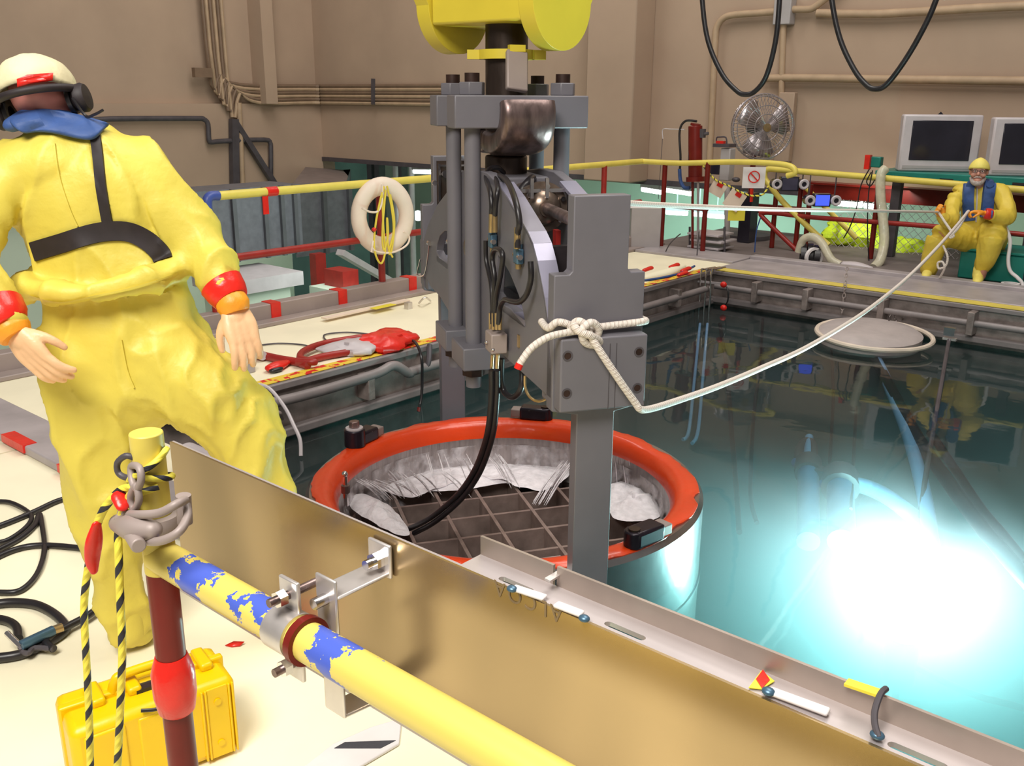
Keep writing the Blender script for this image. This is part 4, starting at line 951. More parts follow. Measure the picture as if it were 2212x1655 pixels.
# ================================================================== people
def folds(amp, fr, seed, st=(1, 1, .45)):
    """cloth folds pressed into the surface along its normals"""
    def f(me, org):
        nrm = [v.normal.copy() for v in me.vertices]
        for v, n_ in zip(me.vertices, nrm):
            p = v.co+org; p = V((p.x*st[0], p.y*st[1], p.z*st[2]))
            w_ = V((noise.noise(p*2.1+V((seed, 0, 0))), noise.noise(p*2.1+V((0, seed, 0))), noise.noise(p*2.1+V((0, 0, seed)))))
            a = noise.noise((p+w_*.16)*fr+V((seed, seed, 0))); r = max(0, 1-abs(a)*1.5)**3
            b = max(0, 1-abs(noise.noise((p+w_*.12)*fr*2.1+V((0, seed, seed))))*1.6)**3
            v.co += n_*(amp*(r+.5*b-.62))
    return f
def bvh_of(o):
    me = o.data; org = wl(o); return BVHTree.FromPolygons([v.co+org for v in me.vertices], [list(p.vertices) for p in me.polygons])
def on_body(bv, x, y, lift=.006):
    d = ray(x, y).normalized(); h = bv.ray_cast(CAM, d)
    if h[0] is None: return None
    return h[0]-d*lift, h[1]
def belt(bv, path, wid, name, mt, parent, th=.005, lift=.004, fallback=None, k=5):
    """webbing laid over the coverall: path of (x,y,half-width px)"""
    pts = smooth_path([V((x, y, 0)) for x, y in path], k); q = M(); rows = []
    for i, p in enumerate(pts):
        t = (pts[min(i+1, len(pts)-1)]-pts[max(i-1, 0)]).normalized(); n_ = V((-t.y, t.x, 0))
        row = []
        for s_ in (-1, -.5, 0, .5, 1):
            e = p+n_*wid*s_; h = on_body(bv, e.x, e.y, lift)
            row.append(h[0] if h else None)
        good = [r for r in row if r is not None]
        if len(good) < 2: continue
        for j in range(5):
            if row[j] is None: row[j] = min(good, key=lambda g: 0)
        rows.append(row)
    vw = -FWD
    for row in rows:
        for r in row: q.v.append(r+vw*th)
        for r in row: q.v.append(r-vw*.004)
    for i in range(len(rows)-1):
        a, b = i*10, (i+1)*10
        for j in range(4):
            q.f.append([a+j, a+j+1, b+j+1, b+j]); q.f.append([a+5+j, b+5+j, b+6+j, a+6+j])
        q.f.append([a, b, b+5, a+5]); q.f.append([a+4, a+9, b+9, b+4])
    e = (len(rows)-1)*10
    q.f.append([0, 5, 6, 7, 8, 9, 4, 3, 2, 1]); q.f.append([e, e+1, e+2, e+3, e+4, e+9, e+8, e+7, e+6, e+5])
    return q.build(name, mt, parent)
def hand(name, mt, parent, wrist, d, pn, side, curl=.5, sc=1., spread=.12, voxel=.004, thumb_in=.3):
    """palm with four fingers of unequal length and a thumb; pn = palm normal (the way the palm faces), side=+1 thumb on d x pn"""
    d = d.normalized(); pn = (pn-d*pn.dot(d)).normalized(); s = d.cross(pn)*side
    q = M(); P = lambda a, b, c: wrist+(d*a+s*b+pn*c)*sc
    q.limb([P(-.035, 0, 0), P(.0, 0, 0), P(.02, .002, 0)], [.027*sc, .027*sc, .031*sc], .75, pn)
    for b in (-.027, -.009, .009, .027): q.limb([P(.015, b*.7, 0), P(.05, b, 0), P(.088, b*1.05, .002)], [.021*sc, .020*sc, .015*sc], .85, pn)
    for i, (b, ln_) in enumerate(((.029, .072), (.010, .080), (-.010, .074), (-.029, .057))):
        base = P(.088, b*1.03, .002); pts = [base]; g = 0; dirv = d
        for j, fr in enumerate((.45, .31, .24)):
            g += curl*(.55, .95, .65)[j]; sp = spread*(b/.029)
            dv = (d*math.cos(g)+pn*math.sin(g)+s*(sp*math.cos(g))).normalized(); pts.append(pts[-1]+dv*(ln_*fr*sc))
        q.limb(pts, [.0122*sc, .0112*sc, .0104*sc, .009*sc], 1, None, 12, 3)
    tb = P(.022, .026, .006); t1 = tb+(d*.75+s*(.75-thumb_in*.4)+pn*.25*(1+curl)).normalized()*.036*sc; t2 = t1+(d*.9+s*(.35-thumb_in*.5)+pn*.35*(1+curl)).normalized()*.030*sc; t3 = t2+(d*.95+s*(.05-thumb_in*.4)+pn*.4*(1+curl)).normalized()*.022*sc
    q.limb([P(.012, .012, .004), tb, t1, t2, t3], [.016*sc, .0165*sc, .0125*sc, .0105*sc, .0085*sc], 1, None, 12, 3)
    return q.build(name, mt, parent, remesh=voxel, sm=2)

# ---- walking person seen from behind
foot = V((-2.70, 1.28, 0))
p1 = thing('person', foot, 'person in yellow coveralls and cream cap striding away beside the near guard rail, arms hanging', 'person')
back = -FWD
q = M()
# body under the clothes: one continuous figure, bare only at head and neck
q.limb([D(270, 740, 2.9), D(232, 600, 2.86), D(178, 430, 2.81), D(140, 330, 2.78)], [.12, .115, .13, .08], .65, back)
q.limb([D(140, 330, 2.78), D(112, 262, 2.75), D(94, 215, 2.73)], [.075, .068, .068])
q.ell(D(84, 200, 2.73), .076, .098, .088, (RT, FWD, UP), 24, 16)
q.limb([D(140, 360, 2.79), D(300, 395, 2.84), D(430, 530, 2.87), D(492, 640, 2.82)], [.06, .045, .04, .03])
q.limb([D(140, 360, 2.79), D(15, 400, 2.73), D(-45, 560, 2.63), D(10, 685, 2.58)], [.06, .045, .04, .03])
q.limb([D(210, 770, 2.9), D(212, 1000, 2.95), D(272, 1345, 3.07)], [.10, .075, .045])
q.limb([D(350, 770, 2.92), D(515, 915, 2.98), V((-2.36, 1.72, .10))], [.10, .075, .045])
body1 = q.build('body', skinred, p1, remesh=.012, sm=3)
q = M()
q.limb([D(275, 790, 2.91), D(262, 715, 2.89), D(236, 610, 2.86), D(205, 520, 2.84), D(176, 430, 2.81), D(156, 360, 2.79), D(140, 312, 2.775)], [.215, .232, .205, .205, .212, .172, .075], .66, back, 28)
q.limb([D(150, 355, 2.79), D(245, 350, 2.81), D(310, 384, 2.83), D(366, 446, 2.85), D(413, 503, 2.865), D(445, 548, 2.86), D(470, 592, 2.84), D(488, 628, 2.82)], [.115, .092, .092, .082, .080, .078, .066, .046])
q.limb([D(140, 355, 2.77), D(40, 366, 2.73), D(-8, 410, 2.70), D(-45, 480, 2.66), D(-62, 570, 2.62), D(-25, 640, 2.60), D(8, 690, 2.58)], [.115, .10, .092, .085, .08, .066, .048])
q.limb([D(195, 770, 2.90), D(204, 860, 2.92), D(212, 950, 2.94), D(220, 1040, 2.97), D(236, 1150, 3.0), D(258, 1270, 3.04), D(272, 1335, 3.07), D(276, 1352, 3.08)], [.165, .155, .128, .113, .094, .076, .066, .062], .95)
q.limb([D(355, 770, 2.91), D(425, 825, 2.93), D(490, 885, 2.96), D(528, 945, 2.98), D(552, 1020, 3.02), D(590, 1110, 3.08), V((-2.38, 1.71, .16))], [.165, .150, .128, .112, .098, .082, .066], .95)
ov = [D(x, y, d_) for x, y, d_ in ((40, 612, 2.78), (120, 632, 2.70), (215, 630, 2.68), (310, 608, 2.72), (392, 572, 2.84), (360, 560, 2.98), (240, 590, 3.03), (110, 600, 2.96))]
q.tube(ov, .036, 12, True)
ov = [D(x, y, d_) for x, y, d_ in ((70, 655, 2.82), (140, 665, 2.75), (225, 660, 2.74), (310, 640, 2.78), (372, 612, 2.86))]
suit1 = q.build('coverall', suityel, p1, remesh=.011, sm=5, disp=folds(.027, 4.8, 3.3))
# shoe covers
def shoe(ankle, heel, toe, mt, parent, sc=1):
    q = M(); up_ = V((0, 0, 1))
    q.limb([ankle+up_*.05, ankle, V((ankle.x, ankle.y, .07))], [.055*sc, .055*sc, .055*sc]); q.limb([heel+up_*.045*sc, heel.lerp(toe, .5)+up_*.05*sc, toe+up_*.04*sc], [.045*sc, .05*sc, .042*sc], .9)
    return q.build('shoe_cover', mt, parent, remesh=.01*sc, sm=3)
h_ = A(304, 1378, 'z', .03)
shoe(D(278, 1345, 3.075), V((h_.x, h_.y, 0)), V((h_.x-.15, h_.y+.14, 0)), suityel, p1)
shoe(V((-2.37, 1.715, .14)), V((-2.33, 1.70, 0)), V((-2.46, 1.90, 0)), suityel, p1)
# waist blousing seam and back seam are folds in the cloth; harness next
bv1 = bvh_of(suit1)
belt(bv1, [(205, 285), (212, 340), (218, 400), (228, 460), (236, 500)], 11, 'back_strap', strapblk, p1)
belt(bv1, [(24, 562), (70, 545), (130, 527), (190, 508), (235, 500), (280, 502), (318, 520), (345, 545), (352, 560)], 21, 'chest_belt', strapblk, p1)
belt(bv1, [(262, 735), (275, 800), (290, 838)], 1.6, 'seat_seam', suityel, p1, th=.003)
belt(bv1, [(118, 310), (128, 380), (150, 450), (168, 490)], 1.4, 'back_seam', suityel, p1, th=.003)
belt(bv1, [(62, 640), (130, 655), (210, 640), (300, 620), (385, 592)], 2.2, 'waist_seam', suityel, p1, th=.005)
# vest collar: a padded blue yoke round the neck falling to a point on the back
q = M()
cpts = [[(18, 266), (48, 252), (74, 242), (104, 236), (138, 238), (168, 249), (200, 260), (238, 268)],
        [(28, 276), (58, 268), (88, 262), (116, 260), (148, 264), (174, 272), (204, 278), (232, 276)],
        [(40, 284), (70, 280), (98, 278), (126, 280), (154, 286), (178, 290), (206, 292), (224, 284)],
        [(60, 288), (86, 288), (112, 291), (138, 297), (160, 303), (184, 307), (202, 307), (214, 296)]]
dd = [(2.62, 2.635, 2.65, 2.66, 2.67, 2.69, 2.70, 2.71), (2.60, 2.60, 2.605, 2.61, 2.62, 2.635, 2.65, 2.675), (2.595, 2.59, 2.59, 2.595, 2.60, 2.61, 2.63, 2.655), (2.605, 2.605, 2.60, 2.60, 2.605, 2.61, 2.625, 2.645)]
for r in range(4):
    for c in range(8):
        h = on_body(bv1, *cpts[r][c], .012); q.v.append(h[0] if h and abs(dpt(h[0])-dd[r][c]) < .16 else D(*cpts[r][c], dd[r][c]+.03))
for r in range(3):
    for c in range(7): a = r*8+c; q.f.append([a, a+1, a+9, a+8])
vc = q.build('vest_collar', navy, p1)
so = vc.modifiers.new('solid', 'SOLIDIFY'); so.thickness = -.02; so.offset = 1; vc.modifiers.new('sub', 'SUBSURF').levels = 2; vc.modifiers['sub'].render_levels = 2
q = M(); q.limb([D(30, 268, 2.66), D(70, 252, 2.70), D(112, 250, 2.72), D(150, 262, 2.74), D(200, 280, 2.74)], [.03, .04, .042, .04, .03], .7); q.build('vest_neck', navy, p1)
# cap and ear defenders
q = M(); hc_ = D(80, 186, 2.73)
n1, n2 = 32, 12; axu = (UP*.97-RT*.22).normalized(); axr = axu.cross(FWD).normalized()*-1; axr = FWD.cross(axu).normalized()
for i in range(n2+1):
    ph = (PI*.56)*i/n2
    for j in range(n1):
        t_ = 2*PI*j/n1; wob = 1+.03*noise.noise(V((math.cos(t_)*2, math.sin(t_)*2, ph*3)))
        q.v.append(hc_+(axr*(.106*math.sin(ph)*math.cos(t_))+FWD*(.126*math.sin(ph)*math.sin(t_))+axu*(.098*math.cos(ph)-.012))*wob)
for i in range(n2):
    for j in range(n1): q.f.append([i*n1+j, i*n1+(j+1) % n1, (i+1)*n1+(j+1) % n1, (i+1)*n1+j])
cp_ = q.build('cap', capcream, p1); so = cp_.modifiers.new('solid', 'SOLIDIFY'); so.thickness = .006
def headpt(t_, h, r=1.0): return hc_+axr*(.108*r*math.cos(t_))+FWD*(.128*r*math.sin(t_))+axu*h
q = M(); q.tube([headpt(PI+PI*.05+PI*.9*i/10, -.038-.022*math.sin(PI*i/10), 1.02) for i in range(11)], .0115, 10, k=3); q.build('earmuff_band', strapblk, p1)
for s_ in (0, PI):
    c = headpt(s_, -.062, 1.0); o_ = M().lathe([(.001, .0), (.030, .002), (.040, .012), (.042, .03), (.036, .04), (.001, .044)], c-axr*(.012*math.cos(s_)), axr*math.cos(s_), 24).build('earmuff_cup', strapblk, p1)
    M().lathe([(.022, -.006), (.040, -.008), (.040, .004), (.022, .004)], c-axr*(.014*math.cos(s_)), axr*math.cos(s_), 24, True).build('cushion', blackrub, o_)
q = M()
g = [headpt(-PI*.5+.0+a_, -.012+b_, 1.035) for a_, b_ in ((.02, -.034), (.3, -.030), (.6, -.026), (.85, -.018), (.9, .004), (.6, -.002), (.3, -.004), (.05, -.012))]
q.add(g, [tuple(range(8))]); o_ = q.build('cap_tape', redtape, p1, label='strip of red tape on the back of the cap'); o_.modifiers.new('solid', 'SOLIDIFY').thickness = .003
q = M(); q.tube([headpt(PI*1.12+i*.05, -.02+.012*math.sin(i*1.7), 1.06+.02*math.cos(i*1.7)) for i in range(8)], .0022, 6); q.build('wire_clip', chrome, p1)
q = M(); q.tube([headpt(-.35, -.075, 1.1), D(185, 250, 2.70), D(205, 247, 2.68), D(222, 238, 2.66)], .004, 8); q.build('microphone_stalk', blackrub, p1)
# gloves, cuffs and tape
wr = D(490, 632, 2.82); wd_ = D(526, 712, 2.80)
M().tube([D(478, 614, 2.825), D(490, 632, 2.82), D(500, 648, 2.815)], [.066, .062, .052], 20).build('wrist_tape', redtape, p1, label='red tape round the wrist')
M().tube([D(496, 643, 2.815), D(504, 660, 2.81), D(510, 676, 2.81)], [.046, .050, .040], 20).build('glove_cuff', gloveor, p1, label='orange glove cuff')
hand('gloved_hand', glovepk, p1, D(506, 668, 2.81), D(528, 735, 2.80)-D(506, 668, 2.81), FWD*.8-RT*.5, -1, .42, 1.12)
M().tube([D(-6, 664, 2.59), D(8, 688, 2.58), D(18, 702, 2.58)], [.070, .066, .056], 20).build('wrist_tape', redtape, p1, label='red tape round the wrist')
M().tube([D(15, 698, 2.58), D(26, 714, 2.58), D(36, 728, 2.58)], [.049, .052, .042], 20).build('glove_cuff', gloveor, p1, label='orange glove cuff')
hand('gloved_hand', glovepk, p1, D(34, 720, 2.58), D(100, 800, 2.60)-D(34, 720, 2.58), FWD*.8+RT*.5, 1, .38, 1.12)

# ---- seated person across the pool
ft2 = A(2110, 608, 'y', 10.12); ft2.z = 0.0
p2 = thing('person', V((ft2.x, 10.3, 0)), 'seated person in yellow coveralls, yellow cap and navy vest holding white ropes', 'person')
Y = lambda x, y, yy: A(x, y, 'y', yy)
tow = (CAM-V((-2.5, 10.2, 1.0))); tow.z = 0; tow.normalize(); sd2 = V((-tow.y, tow.x, 0)); sd2 = sd2 if sd2.dot(RT) > 0 else -sd2
q = M()
q.limb([Y(2120, 520, 10.5), Y(2120, 470, 10.45), Y(2118, 420, 10.42)], [.13, .13, .12], .7, tow)
hcen = Y(2114, 374, 10.33)
q.limb([Y(2118, 425, 10.42), Y(2116, 398, 10.38), hcen+Z*-.02], [.07, .058, .06])
q.ell(hcen+Z*.02, .075, .095, .105, (sd2, tow, Z), 24, 18)
q.limb([hcen+tow*.04-Z*.06, hcen+tow*.075-Z*.07], [.05, .038])                      # jaw
q.limb([hcen+tow*.088+Z*.03, hcen+tow*.108-Z*.005], [.010, .015])                    # nose
q.limb([hcen+tow*.085-sd2*.045+Z*.042, hcen+tow*.095+Z*.045, hcen+tow*.085+sd2*.045+Z*.042], [.012, .012, .012])   # brow
for s_ in (-1, 1):
    q.ell(hcen+sd2*(.078*s_)+Z*.01, .012, .022, .032, (sd2, tow, Z)); q.ell(hcen+tow*.07+sd2*(.045*s_)-Z*.015, .025, .025, .022, (sd2, tow, Z))
q.limb([Y(2118, 425, 10.42), Y(2160, 418, 10.4), Y(2176, 468, 10.22), Y(2128, 462, 9.98)], [.07, .06, .05, .035])
q.limb([Y(2118, 425, 10.42), Y(2075, 418, 10.38), Y(2050, 470, 10.15), Y(2032, 462, 9.92)], [.07, .06, .05, .035])
q.limb([Y(2105, 515, 10.5), Y(2030, 508, 10.12), Y(2008, 592, 10.14)], [.09, .065, .05]); q.limb([Y(2140, 515, 10.5), Y(2142, 512, 10.1), Y(2118, 596, 10.16)], [.09, .065, .05])
q.build('body', skin, p2, remesh=.006, sm=2)
for s_ in (-1, 1):
    e = hcen+tow*.086+sd2*(.032*s_)+Z*.024; ey = M().ell(e, .013, .010, .010).build('eye', white, p2); M().ell(e+tow*.008, .006, .005, .006).build('iris', hairg, ey)
M().limb([hcen+tow*.096-sd2*.022-Z*.045, hcen+tow*.102-Z*.042, hcen+tow*.096+sd2*.022-Z*.045], [.004, .006, .004]).build('mouth', skinred, p2)
q = M(); q.limb([hcen-sd2*.062+tow*.03-Z*.05, hcen-sd2*.035+tow*.075-Z*.085, hcen+tow*.098-Z*.094, hcen+sd2*.035+tow*.075-Z*.085, hcen+sd2*.062+tow*.03-Z*.05], [.016, .024, .027, .024, .016]); q.limb([hcen-sd2*.03+tow*.092-Z*.04, hcen+tow*.104-Z*.03, hcen+sd2*.03+tow*.092-Z*.04], [.007, .009, .007])
q.build('beard', beard, p2)
q = M()
for s_ in (-1, 1):
    q.tube([hcen+tow*.104+sd2*(.034*s_)+sd2*(.024*math.cos(t_))+Z*(.024+.017*math.sin(t_)) for t_ in [2*PI*i/12 for i in range(12)]], .0025, 6, True, 2); q.cyl(hcen+tow*.104+sd2*(.058*s_)+Z*.028, hcen+sd2*(.082*s_)+Z*.028, .0022, 6)
q.cyl(hcen+tow*.106-sd2*.011+Z*.026, hcen+tow*.106+sd2*.011+Z*.026, .0025, 6); q.build('glasses', darkmet, p2)
q = M()
for i in range(11):
    ph = (PI*.5)*i/10
    for j in range(28):
        t_ = 2*PI*j/28; q.v.append(hcen+Z*.052+sd2*(.098*math.sin(ph)*math.cos(t_))+tow*(.116*math.sin(ph)*math.sin(t_)-.004)+Z*(.100*math.cos(ph)-.018*math.sin(ph)*(1-math.sin(t_))))
for i in range(10):
    for j in range(28): q.f.append([i*28+j, i*28+(j+1) % 28, (i+1)*28+(j+1) % 28, (i+1)*28+j])
cp_ = q.build('cap', capyel, p2); cp_.modifiers.new('solid', 'SOLIDIFY').thickness = .006
q = M()
q.limb([Y(2122, 530, 10.52), Y(2120, 500, 10.5), Y(2120, 460, 10.46), Y(2118, 425, 10.43), Y(2117, 405, 10.41)], [.20, .20, .19, .18, .09], .7, tow, 24)
q.limb([Y(2118, 418, 10.42), Y(2158, 414, 10.4), Y(2172, 440, 10.3), Y(2176, 468, 10.2), Y(2155, 468, 10.08), Y(2138, 463, 10.0)], [.10, .085, .082, .08, .072, .05])
q.limb([Y(2118, 418, 10.42), Y(2076, 416, 10.38), Y(2058, 445, 10.28), Y(2055, 472, 10.12), Y(2046, 476, 10.02), Y(2034, 468, 9.92)], [.10, .085, .08, .08, .072, .05])
q.limb([Y(2105, 520, 10.5), Y(2062, 510, 10.3), Y(2030, 512, 10.13), Y(2016, 545, 10.12), Y(2006, 580, 10.14)], [.15, .13, .115, .105, .09])
q.limb([Y(2140, 522, 10.5), Y(2145, 505, 10.3), Y(2144, 510, 10.1), Y(2134, 545, 10.1), Y(2122, 574, 10.15)], [.15, .14, .12, .105, .08])
suit2 = q.build('coverall', suityel2, p2, remesh=.013, sm=4, disp=folds(.012, 5.5, 8.1))
for (ax_, ay_, yy) in ((2002, 592, 10.12), (2114, 588, 10.14)):
    an2 = Y(ax_, ay_, yy); shoe(V((an2.x, an2.y, .10)), V((an2.x, an2.y+.04, 0)), V((an2.x, an2.y, 0))+tow*.17, capyel, p2)
bv2 = bvh_of(suit2)
belt(bv2, [(2092, 398), (2090, 420), (2090, 450), (2093, 478)], 11, 'vest_panel', navy, p2, th=.03)
belt(bv2, [(2138, 392), (2134, 420), (2131, 450), (2128, 470)], 12, 'vest_panel', navy, p2, th=.03)
q = M(); q.tube([Y(2095, 402, 10.3), Y(2098, 396, 10.42), Y(2117, 392, 10.52), Y(2138, 394, 10.42), Y(2139, 398, 10.3)], .035, 10); q.build('vest_collar', navy, p2)
belt(bv2, [(2111, 402), (2110, 440), (2108, 480)], 1.3, 'zip', whitedim, p2, th=.004)
M().tube([Y(2138, 463, 9.99), Y(2133, 462, 9.97), Y(2128, 461, 9.96)], [.056, .055, .05], 16).build('wrist_tape', redtape, p2, label='red tape round the wrist')
hand('orange_glove', gloveor, p2, Y(2124, 460, 9.95), Y(2096, 456, 9.9)-Y(2124, 460, 9.95), V((0, -.2, -1)), 1, 1.15, 1.05, voxel=.006)
hand('orange_glove', gloveor, p2, Y(2038, 466, 9.93), Y(2024, 452, 9.87)-Y(2038, 466, 9.93), sd2*.8-Z*.4, 1, 1.1, 1.05, voxel=.006)

# ================================================================== far side: railings
r_ = thing('hand_rail', (-6.38, 6.5, 0), 'long yellow and red hand rail standing on the kerb of the left deck', 'railing')
XF = -6.37
zt1 = A(455, 427, 'x', XF).z; za = A(935, 383, 'x', XF)
yc0 = A(447, 430, 'x', XF).y; yc1 = 9.9
zr = (zt1+za.z)/2
M().cyl((XF, yc0+.06, zr), (XF, yc1, zr), .034, 16).build('top_rail', railyel, r_)
M().tube([(XF, yc0, zr-.16), (XF, yc0, zr-.04), (XF, yc0+.03, zr), (XF, yc0+.10, zr)], .037, 14).build('corner_elbow', mat('rail_blue', (.05, .08, .30), .4), r_, label='blue painted corner')
M().cyl((XF, yc0, .03), (XF, yc0, zr-.15), .032, 14).build('post', redbright, r_)
zmid = A(640, 538, 'x', XF).z
M().cyl((XF, yc0, zmid), (XF, yc1, zmid), .03, 14).build('mid_rail', redbright, r_)
for x in (822, 1301): yy = A(x, 500, 'x', XF).y; M().cyl((XF, yy, .03), (XF, yy, zr), .032, 14).build('post', redbright, r_)
a = A(585, 408, 'x', XF); M().cyl((XF, a.y-.05, zr), (XF, a.y+.05, zr), .038, 14).build('tape_band', redtape, r_); M().box((XF+.03, a.y-.08, zr-.10), .01, .05, .14).build('tape_tail', redtape, r_)
a = A(502, 428, 'x', XF)
r2 = thing('hand_rail', (-4.5, 9.95, 0), 'yellow hand rail along the far deck behind the red valve actuator', 'railing')
M().tube([(XF, 9.9, zr), (XF+.5, 9.95, zr), A(1596, 350, 'y', 9.95), A(1696, 356, 'y', 9.95), A(1718, 372, 'y', 9.95), A(1700, 380, 'y', 9.95)], .032, 12).build('top_rail', railyel, r2)
for x, y0_ in ((1437, 352), (1530, 350)): a = A(x, y0_, 'y', 9.95); M().cyl((a.x, 9.95, 0), (a.x, 9.95, a.z), .03, 12).build('post', redpost, r2)
a, b2 = A(1375, 465, 'y', 9.95), A(1530, 430, 'y', 9.95); M().cyl(V((a.x, 9.95, .52)), V((b2.x, 9.95, .52)), .025, 10).build('mid_rail', redpost, r2)
r3 = thing('hand_rail', (-4, 10.9, 0), 'yellow hand rail with sloping brace in front of the hanging small monitors', 'railing')
M().tube([A(1665, 402, 'y', 10.9), A(1652, 385, 'y', 10.9), A(1658, 366, 'y', 10.9), A(1700, 368, 'y', 10.9), A(1860, 381, 'y', 10.9), A(2092, 400, 'y', 10.9), A(2300, 418, 'y', 10.9)], .036, 12).build('top_rail', railyel, r3)
M().tube([A(1662, 400, 'y', 10.9), A(1690, 435, 'y', 10.9), A(1740, 485, 'y', 10.9), A(1790, 530, 'y', 10.9)], .034, 12, k=3).build('brace', railyel, r3)
M().tube([A(1715, 380, 'y', 11.3), A(1760, 425, 'y', 11.3), A(1850, 515, 'y', 11.3)], .03, 12, k=2).build('brace', railyel, r3)
M().tube([A(1725, 545, 'y', 10.9), A(1648, 470, 'y', 10.9), A(1650, 460, 'y', 10.9), A(1680, 461, 'y', 10.9), A(1760, 470, 'y', 10.9), A(2000, 488, 'y', 10.9), A(2300, 515, 'y', 10.9)], .028, 10, k=4).build('mid_rail', redbright, r3)
for x in (1675, 1727, 1748, 1894): a = A(x, 440, 'y', 10.95); b_ = A(x, 372+(x-1650)*.08, 'y', 10.95); M().cyl((a.x, 10.95, 0), (a.x, 10.95, b_.z-.1), .03, 12).build('post', redpost, r3)
q = M(); q.bx(A(1735, 400, 'y', 11.9).x, 3, 11.9, 12.05, A(1735, 425, 'y', 11.9).z, A(1735, 393, 'y', 11.9).z); q.bx(A(1735, 400, 'y', 11.9).x, 3, 11.85, 12.1, A(1735, 396, 'y', 11.9).z, A(1735, 392, 'y', 11.9).z); q.build('steel_beam', redpost, label='dark red steel beam behind the hanging small monitors', cat='beam')
M().bx(-6.0, A(1735, 400, 'y', 11.9).x, 11.95, 12.05, .28, .40).build('steel_beam', redpost, label='dark red steel beam behind the paper tags', cat='beam')
# life ring on the left rail
lr = thing('lifebuoy', A(828, 470, 'x', XF+.1)-Z*.33, 'white life ring with yellow line hanging on the red post of the left rail', 'lifebuoy')
c = A(827, 467, 'x', XF+.09); ez = .305
q = M(); nr = 48
view = (CAM-c); view.z = 0; view.normalize(); hx = V((-view.y, view.x, 0)); nv = (V((1, -.35, 0))).normalized(); hx = V((-nv.y, nv.x, 0))
R1, r1 = .232, .072
for i in range(nr):
    t_ = 2*PI*i/nr; rad = hx*(math.cos(t_)*.97)+Z*(math.sin(t_)*1.12)
    for j in range(16): g = 2*PI*j/16; q.v.append(c+rad*(R1+r1*math.cos(g))+nv*(r1*.8*math.sin(g)))
for i in range(nr):
    for j in range(16): q.f.append([i*16+j, ((i+1) % nr)*16+j, ((i+1) % nr)*16+(j+1) % 16, i*16+(j+1) % 16])
q.build('ring', buoy, lr)
fx = lambda x, y, o=.2: A(x, y, 'x', XF+o)
for pts in ([(830, 403), (822, 430), (812, 480), (808, 530), (815, 560), (825, 568), (832, 540), (828, 490), (826, 420)], [(836, 402), (846, 450), (850, 500), (840, 545), (846, 540), (852, 480), (843, 420)], [(833, 410), (826, 500), (829, 540), (838, 510), (836, 470), (838, 530), (848, 556)]):
    M().tube([fx(*p) for p in pts], .009, 8).build('yellow_line', ropeyel, lr)
M().tube([fx(825, 398), fx(826, 430), fx(818, 455), fx(800, 458), fx(782, 450)], .009, 8).build('grab_line', buoy, lr)
M().tube([fx(872, 500), fx(884, 512), fx(878, 530), fx(850, 545), fx(818, 545), fx(804, 535), fx(806, 520), fx(802, 545)], .009, 8).build('grab_line', buoy, lr)
M().ell(fx(808, 496), .022, .022, .018).build('red_tag', redtape, lr)

# ================================================================== left wall fittings
cb_ = thing('conduit_bank', (XW+.15, 11, .2), 'bank of tan conduits bending from the left wall round the corner to the back wall', 'conduits')
XC = XW+.2; YCB = YB-.08
zs = [A(700, 186+i*7.2, 'y', YCB).z for i in range(6)]
for i in range(6):
    xt = 437+i*8.2; a = A(xt, 0, 'x', XC)
    zi = zs[i]; yv = a.y
    pts = [V((XC, yv, 12)), V((XC, yv, zi+.75-.05*i)), V((XC, yv+.25, zi+.18)), V((XC, yv+.65, zi)), V((XC, YCB-.3, zi)), V((XC+.08, YCB-.08, zi)), V((XC+.3, YCB, zi)), V((A(1000, 200, 'y', YCB).x, YCB, zi))]
    q = M(); q.tube(pts, .033, 8, k=4); q.build('pipe', condm if i % 2 else condd, cb_)
for x in (620, 806): a = A(x, 170, 'y', YCB-.05); b_ = A(x, 226, 'y', YCB-.05); M().bar(a, b_, .05, .06, V((0, 1, 0))).build('strut', darkmet, cb_)
a = A(437, 157, 'x', XC+.05); M().box(a, .1, .35, .16).build('strut', condd, cb_)
XD = XW+.22
fxw = lambda x, y: A(x, y, 'x', XD)
M().tube([fxw(180, 262), fxw(240, 257), fxw(420, 256), fxw(440, 258), fxw(449, 268), fxw(451, 300), fxw(456, 307), fxw(480, 305), fxw(570, 302), fxw(583, 308), fxw(585, 325), fxw(585, 392)], .045, 10, k=3).build('service_pipe', darkmet, label='dark pipe stepping down along the tan left wall', cat='pipe')
wb = thing('support_bracket', fxw(505, 400), 'dark triangular steel bracket against the tan left wall', 'bracket')
M().bar(fxw(505, 257), fxw(507, 402), .14, .12).build('upright', darkmet, wb); M().bar(fxw(506, 262), fxw(592, 396), .11, .1).build('diagonal', darkmet, wb)
M().tube([fxw(516, 222), fxw(520, 300), fxw(524, 400)], .05, 10, k=2).build('service_pipe', condm, label='tan vertical pipe beside the dark triangular bracket', cat='pipe')
